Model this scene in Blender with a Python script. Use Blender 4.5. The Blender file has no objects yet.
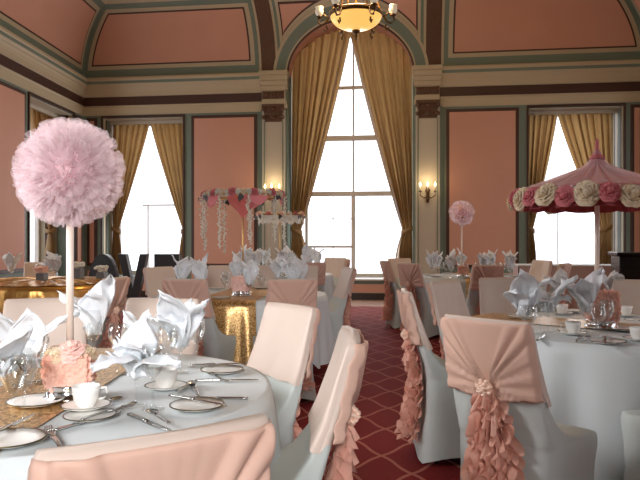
import bpy, math, random
from mathutils import Vector, Matrix, noise
random.seed(7)
PI = math.pi
S = bpy.context.scene
COL = S.collection
PSI = math.radians(7.7); CO, SI = math.cos(PSI), math.sin(PSI)
F = 680.0; CH = 1.25          # focal length in pixels of a 640 px frame, eye height

# ------------------------------------------------------------------ camera, sky, light, exposure
cd = bpy.data.cameras.new('camera'); cam = bpy.data.objects.new('camera', cd); COL.objects.link(cam)
cam.location = (0, 0, CH); cam.rotation_euler = (PI/2, 0, PSI)
cd.sensor_width = 36; cd.lens = F/640*36; cd.clip_start = .05
S.camera = cam
S.view_settings.view_transform = 'Standard'; S.view_settings.look = 'None'
S.view_settings.gamma = 1; S.view_settings.use_curve_mapping = False
S.view_settings.exposure = 0.0
w = bpy.data.worlds.new('overcast_sky'); S.world = w; w.use_nodes = True
bg = w.node_tree.nodes['Background']
bg.inputs[0].default_value = (.93, .95, 1, 1); bg.inputs[1].default_value = 2.6

def area_light(name, loc, direction, sx, sy, power, col, spread=180):
    l = bpy.data.lights.new(name, 'AREA'); l.shape = 'RECTANGLE'; l.size = sx; l.size_y = sy
    l.energy = power; l.color = col; l.spread = math.radians(spread)
    o = bpy.data.objects.new(name, l); COL.objects.link(o); o.location = loc
    o.rotation_euler = Vector(direction).to_track_quat('-Z', 'Y').to_euler()
    return o
DAY = (.97, .975, 1.0)
# daylight entering by the tall windows of the left wall beside and behind the camera, plus one added fill lamp
area_light('daylight_near_window', (-5.1, .9, 2.9), (3.85, 1.25, -2.1), 1.8, 2.2, 26, DAY, 46)
area_light('added_fill_behind_camera', (0.3, -4.0, 2.8), (-1.35, 5.8, -1.95), 1.4, 1.8, 19, DAY, 30)  # added fill aimed at the nearest table; that wall has no window
area_light('daylight_side_window', (-6.1, 8.3, 2.4), (1, .25, -.05), 1.9, 3.0, 44, DAY)
area_light('daylight_corner_window', (-6.75, 12.6, 2.4), (1, -.1, -.05), 1.8, 3.0, 30, DAY)
area_light('daylight_rear_window', (-5.0, -2.8, 2.6), (1, .9, -.1), 2.0, 3.2, 15, DAY)
# daylight entering by the windows of the end wall
for wx, ww, wh, e in ((-1.285, 2.0, 4.0, 75), (-5.8, 1.6, 3.0, 42), (3.25, 1.6, 3.0, 16)):
    area_light('daylight_end_window', (wx, 14.3, .6+wh/2), (0, -1, -.12), ww, wh, e, DAY)

# ------------------------------------------------------------------ materials
def mat(name, col, rough=.6, metal=0, bump=None, var=0, vscale=6, trans=0, alpha=1, emit=None, coat=0, spec=.5, stretch=None):
    m = bpy.data.materials.new(name); m.use_nodes = True
    nt = m.node_tree; N = nt.nodes; L = nt.links
    b = N['Principled BSDF']; out = N['Material Output']
    b.inputs['Roughness'].default_value = rough; b.inputs['Metallic'].default_value = metal
    b.inputs['Specular IOR Level'].default_value = spec
    b.inputs['Coat Weight'].default_value = coat
    b.inputs['Base Color'].default_value = (*col, 1)
    tc = N.new('ShaderNodeTexCoord')
    if var:
        nz = N.new('ShaderNodeTexNoise'); nz.inputs['Scale'].default_value = vscale; nz.inputs['Detail'].default_value = 4
        L.new(tc.outputs['Object'], nz.inputs['Vector'])
        mx = N.new('ShaderNodeMix'); mx.data_type = 'RGBA'
        mx.inputs[6].default_value = (*[max(0, c*(1-var)) for c in col], 1)
        mx.inputs[7].default_value = (*[min(1, c*(1+var)) for c in col], 1)
        L.new(nz.outputs['Fac'], mx.inputs[0]); L.new(mx.outputs[2], b.inputs['Base Color'])
    if bump:
        nz = N.new('ShaderNodeTexNoise'); nz.inputs['Scale'].default_value = bump[0]; nz.inputs['Detail'].default_value = 3
        if stretch:
            mp = N.new('ShaderNodeMapping'); mp.inputs['Scale'].default_value = stretch
            L.new(tc.outputs['Object'], mp.inputs['Vector']); L.new(mp.outputs[0], nz.inputs['Vector'])
        else: L.new(tc.outputs['Object'], nz.inputs['Vector'])
        bp = N.new('ShaderNodeBump'); bp.inputs['Strength'].default_value = bump[1]; bp.inputs['Distance'].default_value = bump[2] if len(bump) > 2 else .01
        L.new(nz.outputs['Fac'], bp.inputs['Height']); L.new(bp.outputs[0], b.inputs['Normal'])
    sh = b.outputs[0]
    if trans:
        t = N.new('ShaderNodeBsdfTranslucent'); t.inputs[0].default_value = (*col, 1)
        mx = N.new('ShaderNodeMixShader'); mx.inputs[0].default_value = trans
        L.new(sh, mx.inputs[1]); L.new(t.outputs[0], mx.inputs[2]); sh = mx.outputs[0]
    if alpha < 1:
        t = N.new('ShaderNodeBsdfTransparent')
        mx = N.new('ShaderNodeMixShader'); mx.inputs[0].default_value = alpha
        L.new(t.outputs[0], mx.inputs[1]); L.new(sh, mx.inputs[2]); sh = mx.outputs[0]
    if emit:
        b.inputs['Emission Color'].default_value = (*emit[0], 1); b.inputs['Emission Strength'].default_value = emit[1]
    L.new(sh, out.inputs[0])
    return m
def glass_mat(name, tint=(1,1,1), edge=.4, base=.03):
    m = bpy.data.materials.new(name); m.use_nodes = True
    nt = m.node_tree; N = nt.nodes; L = nt.links; N.clear()
    out = N.new('ShaderNodeOutputMaterial'); t = N.new('ShaderNodeBsdfTransparent'); t.inputs[0].default_value = (*tint, 1)
    g = N.new('ShaderNodeBsdfGlossy'); g.inputs['Roughness'].default_value = .04; g.inputs[0].default_value = (.9,.9,.9,1)
    lw = N.new('ShaderNodeLayerWeight'); lw.inputs[0].default_value = .35
    mp = N.new('ShaderNodeMapRange'); mp.inputs[3].default_value = base; mp.inputs[4].default_value = edge
    L.new(lw.outputs['Facing'], mp.inputs[0])
    mx = N.new('ShaderNodeMixShader'); L.new(mp.outputs[0], mx.inputs[0]); L.new(t.outputs[0], mx.inputs[1]); L.new(g.outputs[0], mx.inputs[2])
    L.new(mx.outputs[0], out.inputs[0]); return m

M = {}
M['pink'] = mat('salmon_wall_paint', (.56,.30,.215), .75, bump=(30,.1), var=.06, vscale=1.5)
M['cream'] = mat('cream_paint', (.45,.385,.26), .55, bump=(40,.08))
M['pale'] = mat('pale_cream_paint', (.46,.42,.33), .5, bump=(40,.06))
M['green'] = mat('sage_green_paint', (.155,.205,.165), .6, bump=(40,.08))
M['brown'] = mat('dark_brown_paint', (.055,.022,.014), .5)
M['carved'] = mat('carved_brown_ornament', (.10,.045,.02), .45, bump=(60,.8,.02), var=.5, vscale=40)
M['dark'] = mat('dark_stained_wood', (.03,.018,.012), .4)
M['window_paint'] = mat('window_white_paint', (.74,.72,.66), .5)
M['pane'] = glass_mat('window_glass', (.97,.98,1), .12, .02)
M['curtain'] = mat('gold_brown_curtain', (.46,.28,.11), .34, trans=.42, bump=(4,.35,.03), stretch=(14,14,.6), var=.35, vscale=3)
M['spandex'] = mat('white_spandex', (.52,.555,.52), .6, bump=(7,.25,.01))
M['blush'] = mat('blush_satin', (.70,.56,.47), .5, trans=.12, bump=(6,.2,.01))
M['peach'] = mat('peach_chiffon', (.80,.53,.41), .65, trans=.25, bump=(30,.25,.005))
M['peach_ruffle'] = mat('peach_ruffle_chiffon', (.82,.47,.36), .75, trans=.3, var=.12, vscale=20)
M['rose_gold'] = mat('cream_rosette', (.88,.62,.48), .45, .1)
M['linen'] = mat('white_tablecloth_linen', (.62,.655,.655), .7, bump=(200,.08,.002), var=.03)
M['napkin'] = mat('white_napkin_linen', (.86,.88,.90), .7, trans=.2, bump=(30,.25,.004))
M['china'] = mat('white_china', (.84,.82,.77), .3, coat=.1)
M['silver'] = mat('stainless_cutlery', (.42,.42,.40), .22, 1)
M['glass'] = glass_mat('drinking_glass', (.97,.98,.98), .42, .03)
M['gold_rim'] = mat('dark_gold_rim', (.10,.075,.03), .35, .6)
M['gold'] = mat('gold_metal', (.70,.42,.14), .3, 1)
M['satin_gold'] = mat('gold_satin', (.62,.33,.09), .26, .7, bump=(9,.4,.02))
M['brass'] = mat('aged_brass', (.13,.075,.03), .4, .8)
M['black'] = mat('black_painted_board', (.006,.006,.007), .45)
M['black_gloss'] = mat('black_lacquer', (.005,.005,.006), .25)
M['tulle'] = mat('pink_tulle', (1.0,.84,.86), .9, trans=.5, alpha=.36)
M['tulle_core'] = mat('pink_tulle_core', (1.0,.72,.76), .9, trans=.3)
M['pole'] = mat('white_glitter_pole', (.80,.66,.56), .35, .15, bump=(300,.5,.003))
M['rose_cream'] = mat('cream_silk_petals', (.86,.72,.52), .7, trans=.2)
M['rose_pink'] = mat('pink_silk_petals', (.72,.22,.24), .7, trans=.2)
M['rose_blush'] = mat('blush_silk_petals', (.95,.66,.58), .7, trans=.2)
M['rose_white'] = mat('white_silk_petals', (.82,.80,.70), .7, trans=.2)
M['peach_flower'] = mat('peach_hydrangea_petals', (.98,.60,.48), .75, trans=.2, var=.1, vscale=40)
M['canopy'] = mat('pink_canopy_tulle', (.68,.34,.36), .75, trans=.35, alpha=.93)
M['red_frill'] = mat('deep_red_frill', (.30,.045,.05), .75, trans=.15)
M['swag_pink'] = mat('pink_swag_fabric', (.78,.26,.28), .6, trans=.3)
M['swag_cream'] = mat('cream_swag_fabric', (.80,.76,.66), .6, trans=.3)
M['leaf'] = mat('dark_leaf', (.03,.022,.015), .5)
M['green_leaf'] = mat('green_leaf', (.06,.10,.035), .5)
M['mirror'] = mat('silver_mirror', (.6,.6,.6), .12, 1)
M['grey_box'] = mat('grey_card_box', (.16,.17,.18), .5)
M['bulb'] = mat('lit_candle_bulb', (1,.8,.4), .4, emit=((1,.72,.30), 14))
M['bowl'] = mat('amber_glass_bowl', (.85,.55,.18), .3, emit=((1,.60,.15), .85))
M['opal'] = mat('opal_shade', (.85,.78,.65), .4, emit=((1,.85,.6), .25))
M['stone'] = mat('pale_sill_stone', (.45,.42,.37), .5)
M['reflection_gloss'] = mat('pale_reflection_gloss', (.42,.27,.20), .22, var=.15, vscale=5)  # pale gloss for the added strip that catches the window reflection
M['mauve'] = mat('mauve_box_pleat_cloth', (.42,.31,.29), .7)

def carpet():
    m = bpy.data.materials.new('red_lattice_carpet'); m.use_nodes = True
    nt = m.node_tree; N = nt.nodes; L = nt.links; b = N['Principled BSDF']; b.inputs['Roughness'].default_value = .9; b.inputs['Specular IOR Level'].default_value = .25
    tc = N.new('ShaderNodeTexCoord'); sp = N.new('ShaderNodeSeparateXYZ'); L.new(tc.outputs['Object'], sp.inputs[0])
    def m2(op, a, b_=None, c=None):
        n = N.new('ShaderNodeMath'); n.operation = op
        for i, v in enumerate((a, b_, c)):
            if v is None: continue
            if isinstance(v, (int, float)): n.inputs[i].default_value = v
            else: L.new(v, n.inputs[i])
        return n.outputs[0]
    X, Y = sp.outputs[0], sp.outputs[1]
    # two families of waving diagonals make an ogee lattice
    P = .35; fac = None
    for s in (1, -1):
        base = m2('ADD', m2('MULTIPLY', X, 1/P), m2('MULTIPLY', Y, s/P*.62))
        wob = m2('MULTIPLY', m2('SINE', m2('MULTIPLY', m2('SUBTRACT', m2('MULTIPLY', X, 1/P), m2('MULTIPLY', Y, s/P*.62)), 2*PI)), .028)
        fr = m2('FRACT', m2('ADD', base, wob))
        d = m2('ABSOLUTE', m2('SUBTRACT', fr, .5))
        line = m2('LESS_THAN', d, .038)
        fac = line if fac is None else m2('MAXIMUM', fac, line)
    nz = N.new('ShaderNodeTexNoise'); nz.inputs['Scale'].default_value = 90; L.new(tc.outputs['Object'], nz.inputs['Vector'])
    mx = N.new('ShaderNodeMix'); mx.data_type = 'RGBA'; mx.inputs[6].default_value = (.25,.014,.014,1); mx.inputs[7].default_value = (.52,.17,.12,1)
    L.new(fac, mx.inputs[0])
    mv = N.new('ShaderNodeMix'); mv.data_type = 'RGBA'; mv.blend_type = 'MULTIPLY'; mv.inputs[0].default_value = .5
    L.new(mx.outputs[2], mv.inputs[6]); L.new(nz.outputs['Color'], mv.inputs[7]); L.new(mv.outputs[2], b.inputs['Base Color'])
    bp = N.new('ShaderNodeBump'); bp.inputs['Strength'].default_value = .4; bp.inputs['Distance'].default_value = .01
    L.new(nz.outputs['Fac'], bp.inputs['Height']); L.new(bp.outputs[0], b.inputs['Normal'])
    return m
def sequin():
    m = bpy.data.materials.new('gold_sequin_cloth'); m.use_nodes = True
    nt = m.node_tree; N = nt.nodes; L = nt.links; b = N['Principled BSDF']
    b.inputs['Metallic'].default_value = .7; b.inputs['Roughness'].default_value = .35
    tc = N.new('ShaderNodeTexCoord'); v = N.new('ShaderNodeTexVoronoi'); v.inputs['Scale'].default_value = 110
    L.new(tc.outputs['Object'], v.inputs['Vector'])
    mx = N.new('ShaderNodeMix'); mx.data_type = 'RGBA'; mx.inputs[6].default_value = (.26,.13,.035,1); mx.inputs[7].default_value = (.85,.56,.25,1)
    sp = N.new('ShaderNodeSeparateColor'); L.new(v.outputs['Color'], sp.inputs[0]); L.new(sp.outputs[0], mx.inputs[0]); L.new(mx.outputs[2], b.inputs['Base Color'])
    bp = N.new('ShaderNodeBump'); bp.inputs['Strength'].default_value = .7; bp.inputs['Distance'].default_value = .006
    L.new(sp.outputs[1], bp.inputs['Height']); L.new(bp.outputs[0], b.inputs['Normal'])
    return m
M['carpet'] = carpet(); M['sequin'] = sequin()

# ------------------------------------------------------------------ helpers
class MB:
    def __init__(s): s.v = []; s.f = []; s.mi = []; s.cur = 0
    def add(s, vs, fs):
        o = len(s.v); s.v += [tuple(p) for p in vs]; s.f += [tuple(i+o for i in f) for f in fs]; s.mi += [s.cur]*len(fs); return s
    def box(s, x0, x1, y0, y1, z0, z1, T=None):
        vs = [(x,y,z) for x in (x0,x1) for y in (y0,y1) for z in (z0,z1)]
        if T: vs = [T(*p) for p in vs]
        return s.add(vs, [(0,1,3,2),(4,6,7,5),(0,4,5,1),(2,3,7,6),(0,2,6,4),(1,5,7,3)])
    def grid(s, fn, nu, nv, closed=False):
        vs = [fn(i/nu, j/nv) for j in range(nv+1) for i in range(nu + (0 if closed else 1))]
        W = nu if closed else nu+1; fs = []
        for j in range(nv):
            for i in range(nu):
                a = j*W+i; b = j*W+(i+1) % W; fs.append((a, b, b+W, a+W))
        return s.add(vs, fs)
    def lathe(s, prof, n=20, c=(0,0,0), T=None, cap=True):
        vs = []; fs = []
        for r, z in prof:
            for i in range(n):
                a = 2*PI*i/n; p = (c[0]+r*math.cos(a), c[1]+r*math.sin(a), c[2]+z); vs.append(T(*p) if T else p)
        for j in range(len(prof)-1):
            for i in range(n): fs.append((j*n+i, j*n+(i+1) % n, (j+1)*n+(i+1) % n, (j+1)*n+i))
        if cap and prof[0][0] > .0015: fs.append(tuple(range(n))[::-1])
        if cap and prof[-1][0] > .0015: fs.append(tuple(range((len(prof)-1)*n, len(prof)*n)))
        return s.add(vs, fs)
    def tube(s, pts, r, n=8):
        pts = [Vector(p) for p in pts]; k = len(pts); R = r if isinstance(r, (list, tuple)) else [r]*k
        vs = []; fs = []
        for j in range(k):
            t = (pts[min(j+1, k-1)] - pts[max(j-1, 0)]).normalized()
            a = t.cross(Vector((0,0,1)) if abs(t.z) < .9 else Vector((1,0,0))).normalized(); b = t.cross(a)
            for i in range(n):
                q = 2*PI*i/n; vs.append(pts[j] + (a*math.cos(q)+b*math.sin(q))*R[j])
        for j in range(k-1):
            for i in range(n): fs.append((j*n+i, j*n+(i+1) % n, (j+1)*n+(i+1) % n, (j+1)*n+i))
        fs += [tuple(range(n))[::-1], tuple(range((k-1)*n, k*n))]
        return s.add(vs, fs)
    def build(s, name, m, parent=None, smooth=True, solid=0, loc=None, bevel=0):
        me = bpy.data.meshes.new(name); me.from_pydata(s.v, [], s.f)
        for mm in (m if isinstance(m, (list, tuple)) else [m]): me.materials.append(mm)
        me.polygons.foreach_set('material_index', s.mi)
        me.polygons.foreach_set('use_smooth', [smooth]*len(s.f)); me.validate(); me.update()
        o = bpy.data.objects.new(name, me); COL.objects.link(o)
        if parent: o.parent = parent
        if loc: o.location = loc
        if solid:
            md = o.modifiers.new('thickness', 'SOLIDIFY'); md.thickness = solid; md.offset = 0
        if bevel:
            md = o.modifiers.new('bevel', 'BEVEL'); md.width = bevel; md.segments = 2; md.limit_method = 'ANGLE'
        return o
def tag(o, label, cat, group=None, kind=None):
    o['label'] = label; o['category'] = cat
    if group: o['group'] = group
    if kind: o['kind'] = kind
    return o
def struct(o, label=None):
    o['kind'] = 'structure'
    if label: o['label'] = label
    return o
def empty(name, loc=(0,0,0), rz=0, sc=1):
    o = bpy.data.objects.new(name, None); COL.objects.link(o); o.location = loc; o.rotation_euler = (0,0,rz); o.scale = (sc,)*3
    o.empty_display_size = .1; return o
def copy_tree(o, parent=None):
    c = o.copy(); COL.objects.link(c); c.parent = parent
    for ch in o.children: copy_tree(ch, c)
    return c
def place(o, loc, rz=0, label=None, group=None, sc=1):
    o.location = loc; o.rotation_euler = (0,0,rz); o.scale = (sc,)*3
    if label: o['label'] = label
    if group: o['group'] = group
    elif 'group' in o: del o['group']
    return o
class Kind:      # first use returns the prototype itself, later ones a copy
    def __init__(s, root): s.r = root; s.used = False; s.done = []
    def get(s):
        if not s.used: s.used = True; return s.r
        return copy_tree(s.r)
def plan(X, Z): return (X*CO - Z*SI, X*SI + Z*CO)      # plan measured across and along the view -> world x, y
def at(px, py, z=.75):
    Z = (CH-z)*F/(py-240); X = (px-320)/F*Z; x, y = plan(X, Z); return (x, y, z)
def vnoise(x, y, z=0): return noise.noise(Vector((x, y, z)))

# ------------------------------------------------------------------ the room
ZC, RC = 4.79, 1.5                                   # cornice top, cove radius
LB, XB = 11.81, -7.19; YB = 14.17
def frame(ox, oy, ang):                              # s along the wall to the right, d outward, z up
    c, s_ = math.cos(ang), math.sin(ang)
    def T(s, d, z): return (ox + s*c - d*s_, oy + s*s_ + d*c, z)
    return T
TB = frame(XB, YB, 0)
LLEN = 19.5
aL = math.radians(90-5.01); lx, ly = -math.cos(aL+PI), -math.sin(aL+PI)
# left wall runs from the back corner toward the camera; its own s axis points toward the back corner (to the right as seen from inside)
dL = Vector((.0874, -.9962)); cL = Vector((XB, YB))
oL = cL + dL*LLEN; TL = frame(oL.x, oL.y, math.atan2(-dL.y, -dL.x))
cR = Vector((XB+LB, YB)); dR = Vector((-.0874, -.9962)); TR = frame(cR.x, cR.y, math.atan2(dR.y, dR.x))
oR = cR + dR*LLEN; LF = (oR-oL).length
TF = frame(oR.x, oR.y, math.atan2(oL.y-oR.y, oL.x-oR.x))
def cin(z):
    t = min(max((z-ZC)/RC, 0), 1); return RC*(1-math.sqrt(max(0, 1-t*t)))

def wall(name, T, length, ops, thick=.8, top=ZC+.01):
    b = MB(); s = 0; ops = sorted(ops)
    for (a, e, z0, z1) in ops:
        if a > s: b.box(s, a, 0, thick, 0, top, T)
        if z0 > 0: b.box(a, e, 0, thick, 0, z0, T)
        if z1 < top: b.box(a, e, 0, thick, z1, top, T)
        s = e
    b.box(s, length, 0, thick, 0, top, T)
    return struct(b.build(name, M['green'], smooth=False))
trim_n = [0]
def trim(b, m, smooth=False, bevel=0):
    trim_n[0] += 1; return struct(b.build('trim_%d' % trim_n[0], m, smooth=smooth, bevel=bevel))
def band(T, s0, s1, z0, z1, d, m): b = MB(); b.box(s0, s1, -d, .002, z0, z1, T); return b
WZ0, WZ1 = .46, 3.93
back_ops = [(.46, 2.29, WZ0, WZ1), (LB/2-1.30, LB/2+1.30, WZ0-.04, ZC+.01), (LB-2.29, LB-.46, WZ0, WZ1)]
left_ops = [(LLEN-2.53-i*4.4, LLEN-.53-i*4.4, WZ0, WZ1) for i in range(4)]
right_ops = [(.53+i*4.4, 2.53+i*4.4, WZ0, WZ1) for i in range(4)]
wall('wall_back', TB, LB, back_ops); wall('wall_left', TL, LLEN, left_ops)
wall('wall_right', TR, LLEN, right_ops); wall('wall_front', TF, LF, [])
g = MB(); g.box(-12, 10, -9, 18, -.1, 0); struct(g.build('floor', M['carpet'], smooth=False))
g = MB(); g.box(XB+.1, XB+LB-.1, 12.75, YB-.03, 0, .005); struct(g.build('floor_reflection_strip', M['reflection_gloss'], smooth=False))  # added strip over the carpet, imitates the bright window reflection on the floor
g = MB(); g.box(-9, 7, -7, 16, ZC+RC, ZC+RC+.1); struct(g.build('ceiling', M['cream'], smooth=False))

def panels(T, length, ops, extra):
    """nested painted wall panels: brown line round a salmon field"""
    cr, br, pk = MB(), MB(), MB()
    for (a, e) in extra:
        br.box(a, e, -.02, .002, .68, 3.93, T); pk.box(a+.065, e-.065, -.028, .002, .745, 3.865, T)
        cr.box(a, e, -.012, .002, .12, .58, T); 
    for (a, e, z0, z1) in ops: cr.box(a+.06, e-.06, -.012, .002, .15, .33, T)
    trim(br, M['brown']); trim(pk, M['pink']); trim(cr, M['pink'])
    # window architraves
    fr, fo = MB(), MB()
    for (a, e, z0, z1) in ops:
        if z1 > 4.2: continue
        for (q0, q1, z2, z3) in ((a-.035, a, 0.1, z1+.035), (e, e+.035, 0.1, z1+.035), (a, e, z1, z1+.035)):
            fr.box(q0, q1, -.03, .002, z2, z3, T)
        fo.box(a+.001, e-.001, -.05, .1, z0-.07, z0, T)
        # panelled reveals: vertical strips on each jamb, board under the head
        for k, (d0, d1, mm) in enumerate(((.03,.10,'cream'), (.12,.16,'brown'), (.17,.34,'green'), (.36,.40,'cream'), (.42,.52,'pale'), (.54,.60,'brown'), (.61,.72,'cream'))):
            for q0, q1 in ((a-.001, a+.012), (e-.012, e+.001)):
                b = reveal.setdefault(mm, MB()); b.box(q0, q1, d0, d1, z0, z1, T)
        b = reveal.setdefault('pale', MB()); b.box(a+.02, e-.02, .30, .36, z1-.10, z1-.015, T); b.box(a+.02, e-.02, .02, .30, z1-.03, z1-.015, T)
    trim(fr, M['brown']); trim(fo, M['stone'])
reveal = {}
panels(TB, LB, back_ops, [(.10,.33), (2.48, LB/2-1.98), (LB/2+1.98, LB-2.48), (LB-.33, LB-.10)])
panels(TL, LLEN, left_ops, [(LLEN-.42, LLEN-.10)] + [(max(.1, LLEN-4.8-i*4.4), LLEN-2.68-i*4.4) for i in range(4)])
panels(TR, LLEN, right_ops, [(.10,.42)] + [(2.68+i*4.4, min(LLEN-.1, 4.8+i*4.4)) for i in range(4)])
for mm, b in reveal.items(): trim(b, M[mm])
# cornice, frieze and skirting along every wall
def run(T, s0, s1, mit0, mit1):
    prof_c = [(0,3.98),(.015,3.98),(.02,4.15),(.05,4.17),(.05,4.185)]
    prof_b = [(.03,4.185),(.035,4.375)]
    prof_t = [(.035,4.375),(.06,4.385),(.07,4.47),(.09,4.53),(.11,4.56),(.12,4.60),(.14,4.62),(.15,4.64)]
    prof_u = [(.15,4.64),(.155,4.70)]
    prof_v = [(.155,4.70),(.17,4.72),(.17,4.765),(.14,4.79),(0,4.80)]
    for prof, m in ((prof_c, 'cream'), (prof_b, 'brown'), (prof_t, 'cream'), (prof_u, 'green'), (prof_v, 'cream')):
        b = MB(); b.grid(lambda u, v: T(s0+mit0*prof[round(v*(len(prof)-1))][0] + u*(s1-s0-(mit0+mit1)*prof[round(v*(len(prof)-1))][0]), -prof[round(v*(len(prof)-1))][0], prof[round(v*(len(prof)-1))][1]), 1, len(prof)-1)
        trim(b, M[m])
k = 1.09
run(TB, 0, LB/2-1.85, k, 0); run(TB, LB/2+1.85, LB, 0, k)
run(TL, 0, LLEN, 1, k); run(TR, 0, LLEN, k, 1); run(TF, 0, LF, 1, 1)
for nm, T, a, e in (('baseboard_back', TB, 0, LB), ('baseboard_left', TL, 0, LLEN), ('baseboard_right', TR, 0, LLEN), ('baseboard_front', TF, 0, LF)):
    b = MB(); b.box(a, e, -.03, 0, 0, .11, T); b.box(a, e, -.02, 0, .11, .14, T); struct(b.build(nm, M['dark'], smooth=False))

# cove: base surface + nested painted panels
def TC(T, s, t, off=0):          # t = arc length up the cove
    th = t/RC; r = RC-off
    d = -(RC - r*math.cos(th)); z = ZC + r*math.sin(th); return T(s, d, z)
TM = RC*PI/2
def cove_patch(T, m, L_, R_, t0, t1, off, nv=10, nu=1):
    b = MB()
    b.grid(lambda u, v: TC(T, L_(t0+v*(t1-t0))*(1-u)+R_(t0+v*(t1-t0))*u, t0+v*(t1-t0), off), nu, nv)
    return trim(b, M[m], smooth=True)
def inset(t): return RC*(1-math.cos(t/RC))
def cove(T, s0, s1, k0, k1, bays):
    cove_patch(T, 'green', lambda t: s0+k0*inset(t), lambda t: s1-k1*inset(t), 0, TM, 0, 16)
    cove_patch(T, 'cream', lambda t: s0+k0*inset(t), lambda t: s1-k1*inset(t), 1.66, TM, .01, 6)
    for (a, e, ka, ke) in bays:
        for m, q, of in (('cream', 0, .008), ('brown', .09, .014), ('pink', .125, .020)):
            cove_patch(T, m, lambda t: a+q+ka*inset(t), lambda t: e-q-ke*inset(t), .19+q*.9, 1.52-q, of, 14)
cove(TB, 0, LB/2-1.55, k, 0, [(.10, LB/2-2.02, k, 0)]); cove(TB, LB/2+1.55, LB, 0, k, [(LB/2+2.02, LB-.10, 0, k)])
cove(TL, 0, LLEN, 1, k, [(LLEN-4.9-.1, LLEN-.10, 0, k)] + [(LLEN-5.2-4.4*i-4.1, LLEN-5.2-4.4*i, 0, 0) for i in range(3)])
cove(TR, 0, LLEN, k, 1, [(.10, 5.0, k, 0)] + [(5.2+4.4*i, 9.3+4.4*i, 0, 0) for i in range(3)])
cove(TF, 0, LF, 1, 1, [(.3, LF-.3, 1, 1)])
SCN = LB/2
for sg in (-1, 1):
    def side(a, e, m, of):
        lo, hi = sorted((SCN+sg*a, SCN+sg*e)); cove_patch(TB, m, lambda t: lo, lambda t: hi, .06 if m != 'green' else 0, 1.9, of, 16)
    side(1.52, 1.93, 'cream', .012); side(1.57, 1.88, 'carved', .02)
# arched bay in the centre
ZS, AA, BB = 4.76, 1.30, 1.0
def zarch(s):
    q = max(0, 1-((s-SCN)/AA)**2); return ZS + BB*math.sqrt(q)
def zt(z): return RC*math.asin(min(1, max(0, (z-ZC)/RC)))
b = MB(); n = 48; nv = 10
xs = [SCN-1.55] + [SCN-AA*math.cos(PI*i/n) for i in range(n+1)] + [SCN+1.55]
za = [ZS+.02 if abs(s-SCN) >= AA-1e-6 else zarch(s) for s in xs]
vs = []; fs = []
for s, z in zip(xs, za):
    for j in range(nv+1):
        zz = z + (ZC+RC-z)*j/nv; vs.append(TC(TB, s, zt(zz)) if zz > ZC else TB(s, 0, zz))
for i in range(len(xs)-1):
    for j in range(nv): a = i*(nv+1)+j; fs.append((a, a+nv+1, a+nv+2, a+1))
b.add(vs, fs); trim(b, M['green'], smooth=False)
b = MB()                                            # soffit of the arch and the wall above it
b.cur = 0
b.grid(lambda u, v: (lambda s, z: TB(s, -cin(z)*(1-v)+.8*v, z))(SCN-AA*math.cos(PI*u), ZS+BB*math.sin(PI*u)), 48, 1)
trim(b, M['pink'])
b = MB(); b.box(0, SCN-AA, .3, .8, ZC, 6.3, TB); b.box(SCN+AA, LB, .3, .8, ZC, 6.3, TB)
b.grid(lambda u, v: (lambda s, z: TB(s, .8, z+(6.3-z)*v))(SCN-AA*math.cos(PI*u), ZS+BB*math.sin(PI*u)), 48, 1)
trim(b, M['cream'])
def arch_band(o0, o1, m, off):
    b = MB()
    def fn(u, v):
        o = o0+(o1-o0)*v; ph = PI*u; s = SCN-(AA+o)*math.cos(ph); z = max(ZS+.03, ZS+(BB+o*.9)*math.sin(ph))
        return TC(TB, s, zt(z), off) if z > ZC else TB(s, -off, z)
    b.grid(fn, 64, 2); trim(b, M[m], smooth=True)
arch_band(-.005, .035, 'brown', .03); arch_band(.03, .07, 'cream', .028); arch_band(.07, .27, 'green', .016); arch_band(.27, .33, 'cream', .024)
for sg in (-1, 1):                                   # triangular spandrel panels
    for m, q, of in (('cream', 0, .012), ('brown', .06, .018), ('pink', .09, .024)):
        def fn(u, v, q=q, of=of):
            zlo, zhi = 5.10+q*3.2, 6.12-q
            z = zlo+(zhi-zlo)*v
            ao, bo = AA+.33+q*.9, BB+.30+q
            xa = ao*math.sqrt(max(0, 1-((z-ZS)/bo)**2)) if z-ZS < bo else 0
            xa = max(xa, .25+q); xo = 1.46-q
            if xa > xo: xa = xo-.004
            return TC(TB, SCN+sg*(xa+(xo-xa)*u), zt(z), of)
        b = MB(); b.grid(fn, 3, 14); trim(b, M[m], smooth=True)
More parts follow.
